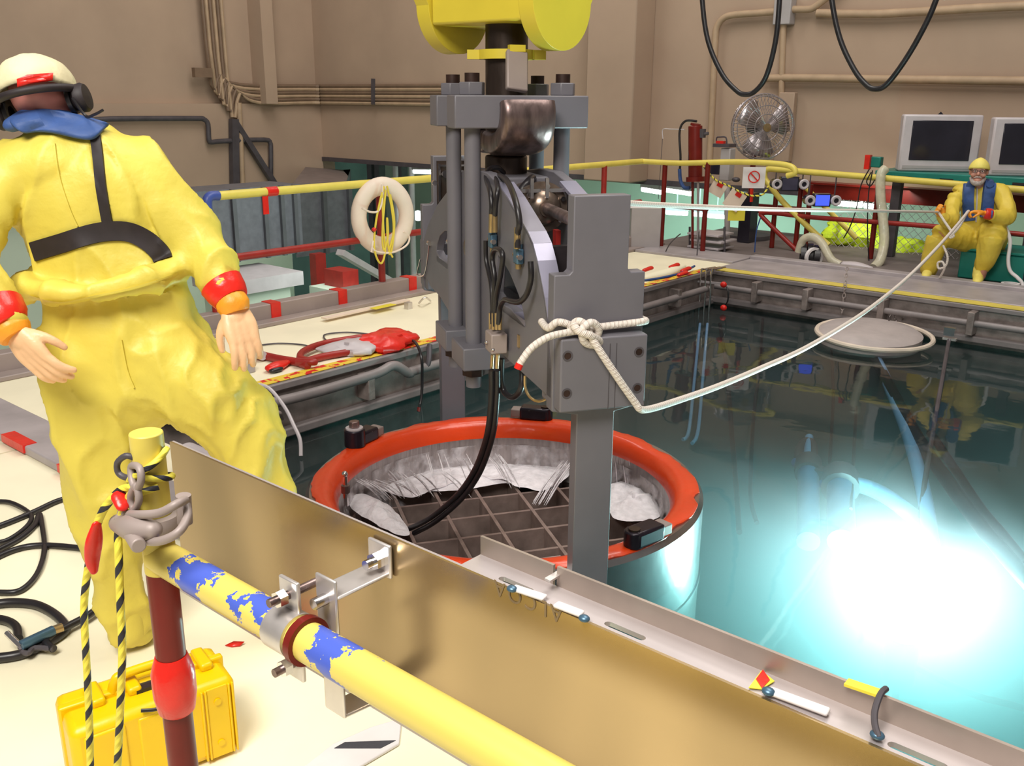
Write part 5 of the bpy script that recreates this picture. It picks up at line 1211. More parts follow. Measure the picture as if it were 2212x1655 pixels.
# duct below the left wall
dk = thing('air_duct', A(550, 560, 'x', -11), 'large grey galvanised duct with seams below the left wall', 'duct')
y0 = A(380, 480, 'x', -11).y; y1 = A(652, 480, 'x', -11).y; zb_ = A(550, 560, 'x', -11).z; zt2 = A(550, 405, 'x', -11).z
q = M(); q.bx(-11.7, -11, y0, y1, zb_, zt2); q.build('shell', duct, dk)
for x in (508, 575, 612, 640): a = A(x, 480, 'x', -10.97); M().bx(-11.0, -10.95, a.y-.03, a.y+.03, zb_, zt2).build('seam', ductseam, dk)
dk = thing('air_duct', A(710, 540, 'x', -13.5), 'farther galvanised duct section with sloping top below the wall corner', 'duct')
y0b = A(600, 480, 'x', -13.2).y; y1b = A(765, 480, 'x', -13.2).y; zb2 = A(700, 548, 'x', -13.2).z; zt3 = A(700, 402, 'x', -13.2).z
t4 = [A(631, 398, 'x', -13.2), A(748, 392, 'x', -13.2), A(757, 368, 'x', -15.6), A(660, 361, 'x', -15.6)]; b4 = [V((p.x, p.y, zb2)) for p in t4]; m4 = [V((p.x, p.y, t4[0].z-.04)) for p in t4]
M().add(b4+m4, [(0, 1, 2, 3), (7, 6, 5, 4), (0, 4, 5, 1), (1, 5, 6, 2), (2, 6, 7, 3), (3, 7, 4, 0)]).build('shell', duct, dk)
M().add(m4+t4, [(0, 1, 2, 3), (7, 6, 5, 4), (0, 4, 5, 1), (1, 5, 6, 2), (2, 6, 7, 3), (3, 7, 4, 0)]).build('sloping_top', mat('duct_top', (.20, .16, .15), .6), dk)
for x in (702, 757): a = A(x, 480, 'x', -13.17); M().bx(-13.2, -13.13, a.y-.04, a.y+.04, zb2, zt3).build('seam', ductseam, dk)
# lower level things seen through the left rail
q = M(); a, b2 = A(684, 600, 'x', -11.6), A(706, 600, 'x', -11.6); q.bx(-11.75, -11.6, a.y, b2.y, -4, A(695, 548, 'x', -11.6).z); q.build('steel_column', redbright, label='dark red steel column on the lower level under the duct', cat='column')
ct_ = thing('counter', A(580, 640, 'x', -10.2), 'pale grey counter shelf on the lower level behind the left kerb', 'counter')
a, b2 = A(508, 612, 'x', -10.2), A(655, 590, 'x', -10.2); zc_ = (a.z+b2.z)/2
M().bx(-11.2, -10.2, a.y, b2.y, zc_-.16, zc_+.02).build('top', whitedim, ct_); M().bx(-11.1, -10.3, a.y+.1, a.y+.9, -4, zc_-.16).build('cabinet', wall_pale, ct_); M().bx(-11.0, -10.4, a.y+1.0, b2.y-.25, -4, zc_-.5).build('cabinet', darkmet, ct_)
q = M(); a, b2 = A(740, 590, 'x', -10), A(774, 590, 'x', -10); q.bx(-10.4, -10, a.y, b2.y, A(750, 622, 'x', -10).z, A(750, 586, 'x', -10).z); q.build('red_cabinet', redbright, label='dark red box on the lower level beside the red rail post', cat='cabinet')
q = M(); a, b2 = A(728, 630, 'x', -9.9), A(776, 630, 'x', -9.9); q.bx(-10.5, -9.8, a.y, b2.y+.1, -4, A(750, 622, 'x', -10).z); q.build('low_cabinet', wall_pale, label='pale green cabinet under the dark red box on the lower level', cat='cabinet')
q = M(); q.bar(A(735, 545, 'x', -12.5), A(850, 612, 'x', -12.5), .2, .1, Z); q.build('stair_stringer', whitedim, label='pale stair stringer sloping down on the lower level', cat='stairs')
for x, w_, lab in ((858, 6, 'thin pale column on the lower level left of the far bright lamp'), (892, 6, 'thin pale column on the lower level under the far bright lamp')):
    a = A(x, 500, 'y', 14.2); M().cyl((a.x, 14.2, -4), (a.x, 14.2, .84), .06, 12).build('steel_column', whitedim, label=lab, cat='column')
for x, w_ in ((806, 10), (822, 9), (870, 8)):
    a = A(x, 420, 'y', 15.3); M().bx(a.x-.08, a.x+.08, 15.2, 15.4, -4, .84).build('wall_post', ductseam, label='dark upright against the teal-lit wall of the lower level, %s' % {806: 'nearest the wall corner', 822: 'just right of the red post', 870: 'next to the life ring'}[x], cat='post')
def tube_light(xa, ya, xb, yb, yy, lab, group=None):
    a, b2 = A(xa, ya, 'y', yy), A(xb, yb, 'y', yy); o = thing('fluorescent_light', (a+b2)/2, lab, 'light', group)
    M().bar(a+Z*.07, b2+Z*.07, .16, .06, Z).build('housing', whitedim, o); M().cyl(a, b2, .05, 10).build('tube', tube_em, o); M().cyl(a.lerp(b2, .5)+Z*.07, V(((a.x+b2.x)/2, yy, .86)), .015, 6).build('hanger', whitedim, o)
tube_light(895, 370, 932, 371, 14.0, 'bright lit lamp under the wall beside the far yoke arm')
tube_light(1388, 408, 1432, 415, 14.5, 'lit fluorescent lamp in the lower hall left of the red actuator')
tube_light(1436, 409, 1495, 418, 15.5, 'lit fluorescent lamp directly behind the red actuator stand')
tube_light(1440, 458, 1484, 461, 16.8, 'farther lit lamp under the level rope, left of the red actuator stand')
tube_light(1500, 462, 1520, 463, 16.8, 'small lit lamp in the lower hall right of the red actuator stand')
tube_light(1530, 465, 1568, 468, 16.8, 'lit lamp in the lower hall beside the paper tags')
tube_light(1808, 438, 1862, 442, 14.5, 'lit fluorescent lamp behind the hanging small monitors')
tube_light(1868, 443, 1898, 446, 14.5, 'short lit fluorescent lamp beside the clear plastic sleeve')
M().ell(A(903, 466, 'y', 14.4), .13, .1, .11).build('globe_lamp', tube_em, label='round lit globe lamp on the lower level beside the far yoke arm', cat='light')

# ================================================================== far deck things
gb = thing('grey_cabinet', A(1385, 545, 'y', 9.7), 'grey metal box on legs at the far left corner of the pool', 'cabinet')
a, b2 = A(1358, 540, 'y', 9.72), A(1440, 540, 'y', 9.72)
zt_c = A(1390, 445, 'y', 9.72).z; zb_c = A(1390, 540, 'y', 9.72).z
ax45 = (V((.80, .60, 0)), V((-.60, .80, 0)), Z)
M().box(A(1393, 493, 'y', 9.85), .36, .30, zt_c-zb_c, ax45).build('shell', boxgrey, gb, bevel=.012)
M().box(A(1393, 446, 'y', 9.85), .38, .32, .02, ax45).build('lid', white, gb, bevel=.006)
for x in (1368, 1412): M().cyl(A(x, 540, 'y', 9.8), A(x, 552, 'y', 9.8), .02, 8).build('foot', darkmet, gb)
# stacked trays
for i in range(3):
    a = A(1535+(i % 2)*6, 532-i*14, 'y', 10.3); M().box(a, .42, .4, .025).build('flat_tray', whitedim, bevel=.004, label=['lowest pale tray in the stack on the far deck under the paper tags', 'middle pale tray in the stack on the far deck under the paper tags', 'topmost pale tray in the stack on the far deck under the paper tags'][i], cat='tray')
st_ = thing('tray_stand', A(1535, 560, 'y', 10.3), 'dark low wire stand carrying the pale trays on the far deck', 'stand')
for x in (1490, 1565): M().cyl(A(x, 490, 'y', 10.2), A(x, 565, 'y', 10.2), .014, 8).build('leg', darkmet, st_)
M().bar(A(1495, 545, 'y', 10.3), A(1565, 548, 'y', 10.3), .4, .03, Z).build('shelf', darkmet, st_)
# red valve actuator
ra = thing('valve_actuator', A(1500, 550, 'y', 10.1), 'dark red cylindrical actuator on a thin stand by the far yellow rail', 'actuator')
ya = 10.1; g = lambda x, y: A(x, y, 'y', ya)
M().cyl(g(1502, 385), g(1502, 272), .082, 20).build('body', redpost, ra, bevel=.006); M().cyl(g(1502, 392), g(1502, 382), .11, 20).build('flange', redpost, ra); M().cyl(g(1502, 272), g(1503, 267), .06, 16).build('cap', redpost, ra)
M().box(g(1518, 288), .05, .06, .1).build('valve_block', darkmet, ra); M().cyl(g(1520, 290), g(1530, 288), .02, 8).build('port', darkmet, ra); M().box(g(1496, 340), .05, .12, .12).build('side_block', darkmet, ra)
for x in (1496, 1508): M().cyl(g(x, 392), g(x, 548), .016, 8).build('leg', redpost if x < 1500 else kerbgrey, ra)
M().bar(g(1485, 550), g(1520, 550), .2, .02, Z).build('base', darkmet, ra)
M().tube([g(1505, 262), g(1480, 262), g(1468, 285), g(1470, 340), g(1468, 370)], .014, 8).build('hose', blackrub, ra); M().tube([g(1468, 365), g(1470, 390), g(1478, 405), g(1490, 406)], .022, 8).build('blue_hose', navy, ra)
M().tube([g(1432, 300), g(1432, 280), g(1450, 279), g(1478, 280)], .006, 6).build('conduit', whitedim, ra); M().cyl(g(1431, 300), g(1422, 430), .004, 6).build('wire', darkmet, ra)
# control stand with red handle
cs_ = thing('control_stand', A(1570, 520, 'y', 10.6), 'grey control stand with a small red handle beside the big fan', 'stand')
g = lambda x, y: A(x, y, 'y', 10.6)
M().box(g(1571, 355), .13, .14, .38).build('column', boxgrey, cs_, bevel=.01); M().box(g(1565, 314), .22, .18, .04).build('head', darkmet, cs_); M().box(g(1557, 309), .10, .06, .05).build('red_button', redtape, cs_); M().tube([g(1548, 313), g(1548, 298), g(1556, 296), g(1568, 297), g(1570, 312)], .01, 6, k=3).build('handle', darkmet, cs_)
M().box(g(1546, 362), .16, .1, .16).build('display', screenblk, cs_, bevel=.01); M().ell(g(1549, 368), .03, .03, .05).build('lens', whitedim, cs_)
M().cyl(g(1571, 395), g(1571, 545), .035, 10).build('pole', boxgrey, cs_); M().cyl(g(1571, 540), g(1571, 550), .16, 16).build('base', darkmet, cs_)
M().ell(g(1590, 388), .05, .05, .03).build('dark_knob', darkmet, cs_)
# drum fan
YFN = 11.4; g = lambda x, y: A(x, y, 'y', YFN)
fn = thing('pedestal_fan', A(1640, 560, 'y', YFN), 'large round pedestal fan with wire guard against the tan back wall', 'fan')
fc = g(1648, 275); fr_ = (g(1648, 275)-g(1648, 203)).length; fdir = (CAM-fc); fdir.z = 0; fdir.normalize(); fdir = (fdir+V((.45, .2, 0))).normalized(); fx_ = V((-fdir.y, fdir.x, 0))
def ringp(r, off, n=40): return [fc+fx_*(r*math.cos(2*PI*i/n))+Z*(r*math.sin(2*PI*i/n))+fdir*off for i in range(n)]
q = M(); q.tube(ringp(fr_, 0), .012, 8, True, 1); q.tube(ringp(fr_*.95, .08), .007, 6, True, 1); q.tube(ringp(fr_*.66, .10), .006, 6, True, 1); q.tube(ringp(fr_*.4, .11), .006, 6, True, 1); q.tube(ringp(fr_*.95, -.1), .007, 6, True, 1)
for i in range(48):
    t_ = 2*PI*i/48; rd = fx_*math.cos(t_)+Z*math.sin(t_)
    q.tube([fc+rd*.05+fdir*.11, fc+rd*fr_*.7+fdir*.10, fc+rd*fr_*.95+fdir*.08, fc+rd*fr_, fc+rd*fr_*.95-fdir*.1, fc+rd*fr_*.5-fdir*.12], .0035, 5, k=2)
q.build('guard', mesh_w, fn)
for i in range(3):
    t_ = 2*PI*i/3+.35; rd = fx_*math.cos(t_)+Z*math.sin(t_); tn = fx_*-math.sin(t_)+Z*math.cos(t_); q = M()
    vs_ = []
    for rr, hw, tw in ((.06, .05, .6), (fr_*.35, .13, .45), (fr_*.65, .20, .3), (fr_*.88, .17, .2)):
        for s_ in (-1, 1): vs_.append(fc+rd*rr+tn*(hw*s_*math.cos(tw))+fdir*(hw*s_*math.sin(tw)))
    q.add(vs_, [(0, 1, 3, 2), (2, 3, 5, 4), (4, 5, 7, 6)]); b_ = q.build('blade', mesh_w, fn); b_.modifiers.new('solid', 'SOLIDIFY').thickness = .006
M().lathe([(.001, .0), (.05, .0), (.05, .015), (.001, .02)], fc+fdir*.115, fdir, 20).build('badge', brass, fn); M().cyl(fc-fdir*.1, fc-fdir*.32, .09, 16).build('motor', darkmet, fn); M().cyl(fc+fdir*.04, fc-fdir*.1, .04, 16).build('hub', darkmet, fn)
M().cyl(fc-fdir*.2-Z*.03, V((fc.x-fdir.x*.2, fc.y-fdir.y*.2, .05)), .035, 12).build('pole', redpost, fn); M().cyl((fc.x-fdir.x*.2, fc.y-fdir.y*.2, 0), (fc.x-fdir.x*.2, fc.y-fdir.y*.2, .05), .3, 24).build('base', darkmet, fn)
# electrical box and conduits on the back wall
YW = YB-.10; g = lambda x, y: A(x, y, 'y', YW)
M().box(g(1695, 22), .24, .16, .36).build('junction_box', boxgrey, bevel=.01, label='grey junction box on the back wall between the hanging black cables', cat='junction box')
M().tube([g(1533, 345), g(1540, 200), g(1545, 90), g(1548, 60), g(1562, 40), g(1585, 32), g(1640, 28), g(1682, 24)], .045, 10, k=4).build('conduit', condm, label='tan conduit curving from the junction box down to the red actuator', cat='conduit')
M().tube([g(1693, 45), g(1690, 130), g(1687, 235)], .04, 10, k=2).build('conduit', condm, label='tan conduit dropping from the junction box behind the fan', cat='conduit')
M().tube([g(1712, 20), g(1745, 20), g(1760, 15), g(1790, -8), g(1830, -40)], .045, 10, k=4).build('conduit', condm, label='tan conduit rising to the right from the junction box', cat='conduit')
M().tube([g(1650, 170), g(1700, 168), g(1900, 171), g(2300, 176)], .05, 10, k=2).build('service_pipe', condm, label='long level pipe on the back wall behind the hanging cables', cat='pipe')
M().tube([g(1765, 28), g(1900, 30), g(2100, 18), g(2300, 8)], .05, 10, k=2).build('service_pipe', condm, label='upper level pipe on the back wall near the top of the picture', cat='pipe')
M().box(g(1697, 275), .22, .1, .9).build('service_panel', wall_tan, bevel=.01, label='tan panel on the back wall partly hidden by the fan', cat='panel')
for pts, lab in (([(1512, -130), (1517, 0), (1530, 90), (1560, 160), (1590, 195), (1608, 204), (1630, 198), (1655, 165), (1675, 90), (1684, 0), (1690, -130)], 'black cable hanging in a loop in front of the junction box'), ([(1785, -130), (1797, 0), (1815, 85), (1845, 150), (1870, 182), (1888, 192), (1912, 185), (1945, 145), (1985, 80), (2022, 0), (2060, -130)], 'black cable hanging in a wide loop above the left monitor')):
    M().tube([A(x, y, 'y', 9.2) for x, y in pts], .026, 10, k=5).build('festoon_cable', blackrub, label=lab, cat='cable')
# sign, paper tags, barrier rope
sg = thing('no_entry_sign', A(1635, 405, 'y', 10.4), 'square white sign with a red barred circle hanging below the fan', 'sign')
g = lambda x, y, o=0: A(x, y, 'y', 10.4-o)
a, b2 = g(1609, 360), g(1648, 408); M().box((a+b2)/2, abs(b2.x-a.x)*1.05, .01, abs(a.z-b2.z), (RT0, Z.cross(RT0), Z)).build('panel', white, sg)
c = (g(1628, 383)); c = c-FWD*.02
M().lathe([(.058, 0), (.07, 0), (.07, .004), (.058, .004)], c, -V((FWD.x, FWD.y, 0)), 32, True).build('red_ring', redtape, sg); M().bar(c+(RT0*-.045+Z*.045), c+(RT0*.045-Z*.045), .014, .004, V((FWD.x, FWD.y, 0))).build('red_bar', redtape, sg)
for x, y, w_, h, t_, mt, lab in ((1550, 408, .18, .16, .5, paper, 'tilted paper tag with red tape on the yellow rope, nearer the red actuator'), (1587, 432, .2, .22, .55, paper, 'tilted paper tag with red tape on the yellow rope, over the yellow card'), (1591, 462, .2, .16, 0, papery, 'yellow card hanging below the paper tags')):
    c = A(x, y, 'y', 10.25 if mt is paper else 10.3); ux = (RT0*math.cos(t_)-Z*math.sin(t_)); uz = (Z*math.cos(t_)+RT0*math.sin(t_))
    o_ = M().box(c, w_, .008, h, (ux, ux.cross(uz), uz)).build('tag', mt, label=lab, cat='tag')
    if mt is paper: M().box(c+uz*(h*.33)-V((FWD.x, FWD.y, 0))*.008, .07, .006, .05, (ux, ux.cross(uz), uz)).build('red_tape', redtape, o_)
M().tube([A(1503, 340, 'y', 10.2), A(1520, 360, 'y', 10.2), A(1545, 388, 'y', 10.22), A(1575, 402, 'y', 10.24), A(1600, 415, 'y', 10.26), A(1625, 423, 'y', 10.3), A(1648, 420, 'y', 10.35), A(1660, 402, 'y', 10.4)], .011, 8).build('barrier_rope', ropeyb, label='yellow and black barrier rope hung from the red actuator to the yellow rail', cat='rope')
M().bar(A(1624, 408, 'y', 10.38), A(1623, 436, 'y', 10.38), .04, .02).build('red_ribbon', redtape, label='red ribbon hanging under the white sign', cat='ribbon')
q = M(); a = A(1618, 450, 'y', 11.2); q.bx(a.x-.08, a.x+.08, 11.1, 11.3, 0, .62); q.build('black_post', screenblk, label='thick black post under the white sign', cat='post')
M().tube([A(1643, 470, 'y', 10.3), A(1634, 500, 'y', 10.3), A(1630, 545, 'y', 10.3)], .008, 6).build('blue_cable', navy, label='thin blue cable hanging from the red rail beside the black post', cat='cable')
# small hanging monitors
def hang_mon(x, y, w_, h, blue, lab):
    yy = 10.8; c = A(x, y, 'y', yy); o = thing('hanging_monitor', c-Z*h/2, lab, 'monitor'); fw = V((FWD.x, FWD.y, 0)).normalized()
    ax = (RT0, fw, Z)
    M().box(c, w_, .10, h, ax).build('case', screenblk, o, bevel=.01)
    M().box(c-fw*.052, w_*.8, .004, h*.8, ax).build('screen', emis('blue_screen', (.06, .10, .9), 1.6) if blue else mat('screen_dim', (.06, .055, .09), .15), o)
    for s_ in (-1, 1):
        e = c+RT0*(s_*(w_/2+.05)); M().lathe([(.03, 0), (.06, .0), (.062, .02), (.05, .03), (.03, .025)], e-fw*.06, -fw, 20, True).build('speaker_ring', whitedim, o); M().cyl(e-fw*.06, e+fw*.05, .058, 20).build('speaker', screenblk, o); M().cyl(e+Z*.05, V((e.x, e.y, A(x, 376+(x-1700)*.08, 'y', yy).z+.02)), .008, 6).build('hanger', darkmet, o)
hang_mon(1704, 397, .22, .17, False, 'small dark monitor hanging from the yellow rail near its bend')
hang_mon(1774, 432, .20, .15, True, 'small monitor with a lit blue screen hanging from the yellow rail')
# big monitors on the green shelf
sf = thing('green_shelf', A(2050, 395, 'y', 11.4), 'green plastic shelf carrying the two grey monitors', 'shelf')
a = A(1893, 375, 'y', 11.15); zsh = A(2000, 372, 'y', 11.2).z
M().bx(a.x, a.x+3.2, 11.1, 11.95, zsh-.09, zsh).build('board', greenpl, sf, bevel=.012)
for x in (1955, 2045, 2205): c = A(x, 386, 'y', 11.1); M().bx(c.x-.07, c.x+.07, 11.085, 11.12, zsh-.1, zsh-.05).build('notch', screenblk, sf)
for x in (1930, 2230): c = A(x, 480, 'y', 11.3); M().bx(c.x-.05, c.x+.05, 11.25, 11.35, 0, zsh-.09).build('leg', darkmet, sf)
def big_mon(x0_, x1_, y0_, y1_, lab):
    yy = 11.25; a, b2 = A(x0_, y1_, 'y', yy), A(x1_, y1_, 'y', yy); fw = V((FWD.x, FWD.y, 0)).normalized()
    h = A(x0_, y0_, 'y', yy).z-a.z; c = V(((a.x+b2.x)/2, yy+.15, zsh+h/2+.002)); w_ = 1.0*abs(x1_-x0_)/FPX*dpt(V((a.x, yy, c.z)))
    o = thing('crt_monitor', c-Z*h/2, lab, 'monitor'); rr = (RT0*.985+fw*-.17).normalized(); ff = V((-rr.y, rr.x, 0)); ax = (rr, ff, Z)
    M().box(c, w_, .16, h, ax).build('bezel', whitedim, o, bevel=.02)
    M().box(c-ff*.083+Z*h*.05, w_*.76, .012, h*.70, ax).build('screen', screenblk, o, bevel=.006); M().box(c-ff*.083-Z*h*.42, w_*.9, .008, h*.05, ax).build('button_strip', boxgrey, o)
    M().cyl(c+ff*.08, c+ff*.42, h*.55, 4, h*.36).build('tube_back', screenblk, o)
big_mon(1933, 2092, 247, 368, 'grey monitor with dark screen on the green shelf, seen whole')
big_mon(2128, 2290, 250, 375, 'grey monitor with dark screen above the seated person, cut by the picture edge')
M().box(A(1892, 350, 'y', 11.3), .14, .1, .12).build('green_box', greenpl, bevel=.01, label='small green box at the left end of the green shelf', cat='box'); M().bx(A(1876, 350, 'y', 11.25).x-.03, A(1876, 350, 'y', 11.25).x+.03, 11.2, 11.27, A(1876, 366, 'y', 11.2).z, A(1876, 335, 'y', 11.2).z).build('red_plug', redtape, label='bright red plug at the left end of the green shelf', cat='plug')
M().tube([A(1912, 365, 'y', 10.8), A(1903, 378, 'y', 10.75), A(1902, 420, 'y', 10.75), A(1907, 470, 'y', 10.75), A(1910, 520, 'y', 10.7), A(1902, 560, 'y', 10.6), A(1888, 578, 'y', 10.5)], .052, 14).build('clear_sleeve', plasticsl, label='translucent plastic sleeve hanging from the green shelf to the far deck', cat='sleeve')
for pts, lab in (([(1878, 365), (1860, 400), (1850, 450), (1836, 490), (1822, 515)], 'thin black wire slanting down left of the plastic sleeve'), ([(1885, 368), (1876, 420), (1874, 500), (1878, 580)], 'thin black wire hanging straight beside the plastic sleeve'), ([(1882, 372), (1872, 392), (1880, 402), (1890, 388)], 'small tangle of black wire under the green box')):
    M().tube([A(x, y, 'y', 10.82) for x, y in pts], .007, 6).build('wire', blackrub, label=lab, cat='wire')
# hi-vis heaps behind the mesh
for (x, y, r, lab, sd) in ((1835, 505, (.34, .3, .20), 'heap of neon yellow vests behind the mesh fence, largest of the three', 1), (1880, 545, (.28, .25, .20), 'bright neon yellow bundle behind the mesh fence beside the plastic sleeve', 5), (1950, 545, (.30, .28, .17), 'neon yellow bundle behind the mesh fence nearest the seated person', 8)):
    c = A(x, y, 'y', 12.0); bag('vest_bundle', c, r, hivis, lab, 'vests', sd)
q = M(); x0_, x1_ = A(1795, 520, 'y', 11.6).x, A(2075, 520, 'y', 11.6).x; z0_, z1_ = .0, .58; p_ = .10; rw = .0025
i = -14
while x0_+i*p_ < x1_:
    a = V((x0_+i*p_, 11.6, z0_)); b2 = V((x0_+i*p_+(z1_-z0_), 11.6, z1_))
    for u_, v_ in ((a, b2), (V((b2.x, 11.603, z0_)), V((a.x, 11.603, z1_)))):
        s0 = max(0, ((x0_-u_.x)/(v_.x-u_.x)) if v_.x > u_.x else ((x1_-u_.x)/(v_.x-u_.x))); s1 = min(1, ((x1_-u_.x)/(v_.x-u_.x)) if v_.x > u_.x else ((x0_-u_.x)/(v_.x-u_.x)))
        if s1 > s0: q.bar(u_.lerp(v_, s0), u_.lerp(v_, s1), rw*2, rw*2)
    i += 1
q.build('mesh_fence', whitedim, smooth=False, label='grey diamond wire mesh behind the yellow sloping brace', cat='fence')
# green seat case
gc = thing('green_case', A(2140, 600, 'y', 10.6), 'dark green plastic crate on which the person sits', 'crate')
a = A(2066, 600, 'y', 10.35); zs_ = A(2090, 535, 'y', 10.4).z
M().bx(a.x, a.x+1.5, 10.36, 10.95, 0, zs_-.03).build('body', greenpl, gc, bevel=.015); M().bx(a.x-.015, a.x+1.515, 10.345, 10.965, zs_-.03, zs_).build('lid', greenpl, gc, bevel=.01)
for i in range(3): M().bx(a.x+.62+i*.28, a.x+.66+i*.28, 10.345, 10.37, .05, zs_-.06).build('rib', screenblk, gc)
M().tube([A(2172, 490, 'y', 10.2), A(2182, 520, 'y', 10.2), A(2178, 560, 'y', 10.2), A(2182, 585, 'y', 10.2), A(2198, 600, 'y', 10.2), A(2209, 615, 'y', 10.2), A(2206, 640, 'y', 10.15)], .018, 10).build('white_hose', white, label='white hose hanging from the seat over the green crate', cat='hose')
M().lathe([(.06, 0), (.085, .0), (.085, .03), (.06, .03)], A(2182, 618, 'y', 10.1), None, 20, True).build('white_ring', white, label='small white ring lying at the foot of the green crate', cat='ring')
# coiled dark hoses with pale wrap near the rail end
cw = thing('hose_bundle', A(1760, 565, 'y', 10.3), 'bundle of dark hoses wrapped in pale plastic on the far deck edge', 'hose bundle')
c = A(1738, 552, 'y', 10.3)
for dx_, r in ((-.02, .10), (.06, .11), (.14, .10)): M().lathe([(r, -.03), (r+.035, -.03), (r+.035, .03), (r, .03)], c+V((dx_, 0, 0)), V((1, .5, 0)), 24, True).build('coil', blackrub, cw)
M().lathe([(.085, -.02), (.11, -.02), (.11, .02), (.085, .02)], A(1758, 556, 'y', 10.2), V((1, -.6, 0)), 24, True).build('white_ring', white, cw)
M().tube([A(1725, 545, 'y', 10.25), A(1735, 518, 'y', 10.25), A(1755, 512, 'y', 10.25), A(1775, 525, 'y', 10.25), A(1795, 560, 'y', 10.2), A(1815, 572, 'y', 10.2)], .045, 12).build('plastic_wrap', plasticsl, cw)
M().limb([A(1795, 570, 'y', 10.25), A(1845, 572, 'y', 10.25), A(1880, 578, 'y', 10.25)], [.05, .07, .03], .5).build('plastic_sheet', whitedim, cw)
# red-taped tools in the far left corner
tb_ = thing('tool_roll', A(1450, 590, 'z', 0), 'cream cloth roll with red tape and cables at the far left pool corner', 'tool roll')
M().limb([A(1395, 600, 'z', .03), A(1440, 590, 'z', .04), A(1475, 575, 'z', .04)], [.06, .07, .04], .6).build('cloth', cream, tb_)
for x, y in ((1400, 582), (1457, 575), (1475, 592), (1482, 583)): M().limb([A(x-8, y+2, 'z', .07), A(x+6, y-3, 'z', .08)], [.025, .03], .7).build('red_tape', redtape, tb_)
M().tube([A(1392, 606, 'z', .05), A(1430, 600, 'z', .06), A(1470, 590, 'z', .06), A(1500, 575, 'z', .05)], .012, 8).build('blue_cable', navy, tb_)
for pts, lab in (([(1415, 597), (1425, 575), (1445, 530), (1470, 505)], 'thin dark wire rising from the cream cloth roll to the far rail'), ([(1505, 562), (1507, 530), (1510, 500)], 'thin dark wire hanging by the legs of the red actuator')):
    M().tube([A(x, y, 'y', 9.6) for x, y in pts], .007, 6).build('wire', darkmet, label=lab, cat='wire')
# corner lift rods in the pool
vp = thing('rod_rack', A(1525, 600, 'y', 8.7), 'three bright vertical rods hooked over the far left corner of the pool', 'rods')
for i, x in enumerate((1514, 1525, 1536)):
    a = A(x, 592, 'y', 8.75); M().tube([a+V((0, .3, .03)), a+V((0, .06, .04)), a, V((a.x, a.y, -.5)), V((a.x-.1, a.y-.05, -2.0))], .012, 8, k=3).build('rod', chrome, vp)
M().bar(A(1502, 607, 'y', 8.75), A(1560, 613, 'y', 8.75), .02, .02, Z).build('cross_bar', kerbgrey, vp)
M().tube([A(1562, 612, 'y', 8.8), A(1572, 625, 'y', 8.75), A(1572, 650, 'y', 8.75), A(1562, 665, 'y', 8.75)], .008, 6).build('cord', blackrub, vp)
for x, y in ((1563, 615), (1563, 665)): M().ell(A(x, y, 'y', 8.72), .035, .03, .032).build('red_knob', redtape, vp)
def chain(pts, r, name, lab):
    p = smooth_path(pts, 8); q = M(); L_ = 0; last = p[0]; k = 0
    for i in range(1, len(p)):
        while (p[i]-last).length > r*3.0:
            d = (p[i]-last).normalized(); c = last+d*r*1.5; a, b = frame_of(d); u_ = a if k % 2 else b
            q.tube([c+d*(r*1.9*math.cos(t_))+u_*(r*1.0*math.sin(t_)) for t_ in [2*PI*j/10 for j in range(10)]], r*.32, 5, True, 1); last = last+d*r*3.0; k += 1
    q.build(name, kerbbrown, label=lab, cat='chain')
chain([A(1830, 578, 'y', 9.15), A(1826, 612, 'y', 9.02), A(1822, 650, 'y', 8.99), A(1818, 680, 'y', 8.9)], .014, 'chain', 'short chain hanging from the far pool edge to the floating lid')

# ================================================================== in the water
fl = thing('floating_lid', A(1880, 715, 'z', -.30), 'round grey lid floating near the far pool edge with a pale rope around it', 'float')
fcn = A(1880, 714, 'z', -.25); ftl = V((.02, -.05, 1)).normalized()
M().lathe([(.001, .035), (.25, .032), (.40, .012), (.45, -.02), (.44, -.12), (.001, -.12)], fcn, ftl, 56).build('disc', floatm, fl)
fa, fb = frame_of(ftl, (1, 0, 0))
M().tube([fcn-Z*.03+fa*(.50*math.cos(t_)+.035)+fb*(.47*math.sin(t_)) for t_ in [2*PI*i/24 for i in range(24)]], .022, 8, True, 3).build('rope_ring', floatr, fl)
for x, y in ((1928, 690), (1942, 684)): M().tube([A(x-8, y+5, 'z', -.22), A(x-6, y-8, 'z', -.2), A(x+6, y-8, 'z', -.2), A(x+8, y+4, 'z', -.22)], .008, 6, k=3).build('handle', chrome, fl)
bb = thing('pole_hook', A(2050, 725, 'y', 8.6), 'small bright hook clamp on a thin pole below the seated person', 'hook')
M().box(A(2052, 716, 'y', 8.55), .09, .05, .07).build('clamp', chrome, bb); M().box(A(2052, 732, 'y', 8.55), .11, .05, .02).build('plate', zinc, bb)
M().tube([A(2050, 735, 'y', 8.5), A(2035, 820, 'y', 7.45), A(2016, 930, 'y', 6.55), A(1995, 1060, 'y', 5.75), A(1985, 1150, 'y', 5.4)], .016, 8).build('pole', darkmet, bb)
def uw(pts, r, mt, name, lab, n=10):
    M().tube([A(x, y, 'z', ZW-r).lerp(A(x, y, 'y', yy), .30) for x, y, yy in pts], r, n).build(name, mt, label=lab, cat='hose' if 'hose' in name else 'cable')
uw([(1882, 755, 8.35), (1905, 800, 8.1), (1935, 870, 7.8), (1962, 940, 7.4), (1985, 1020, 7.0), (2000, 1090, 6.7), (2012, 1170, 6.4), (2030, 1235, 6.1)], .045, poleblue, 'pale_hose', 'pale blue hose sloping down under water from the floating lid')
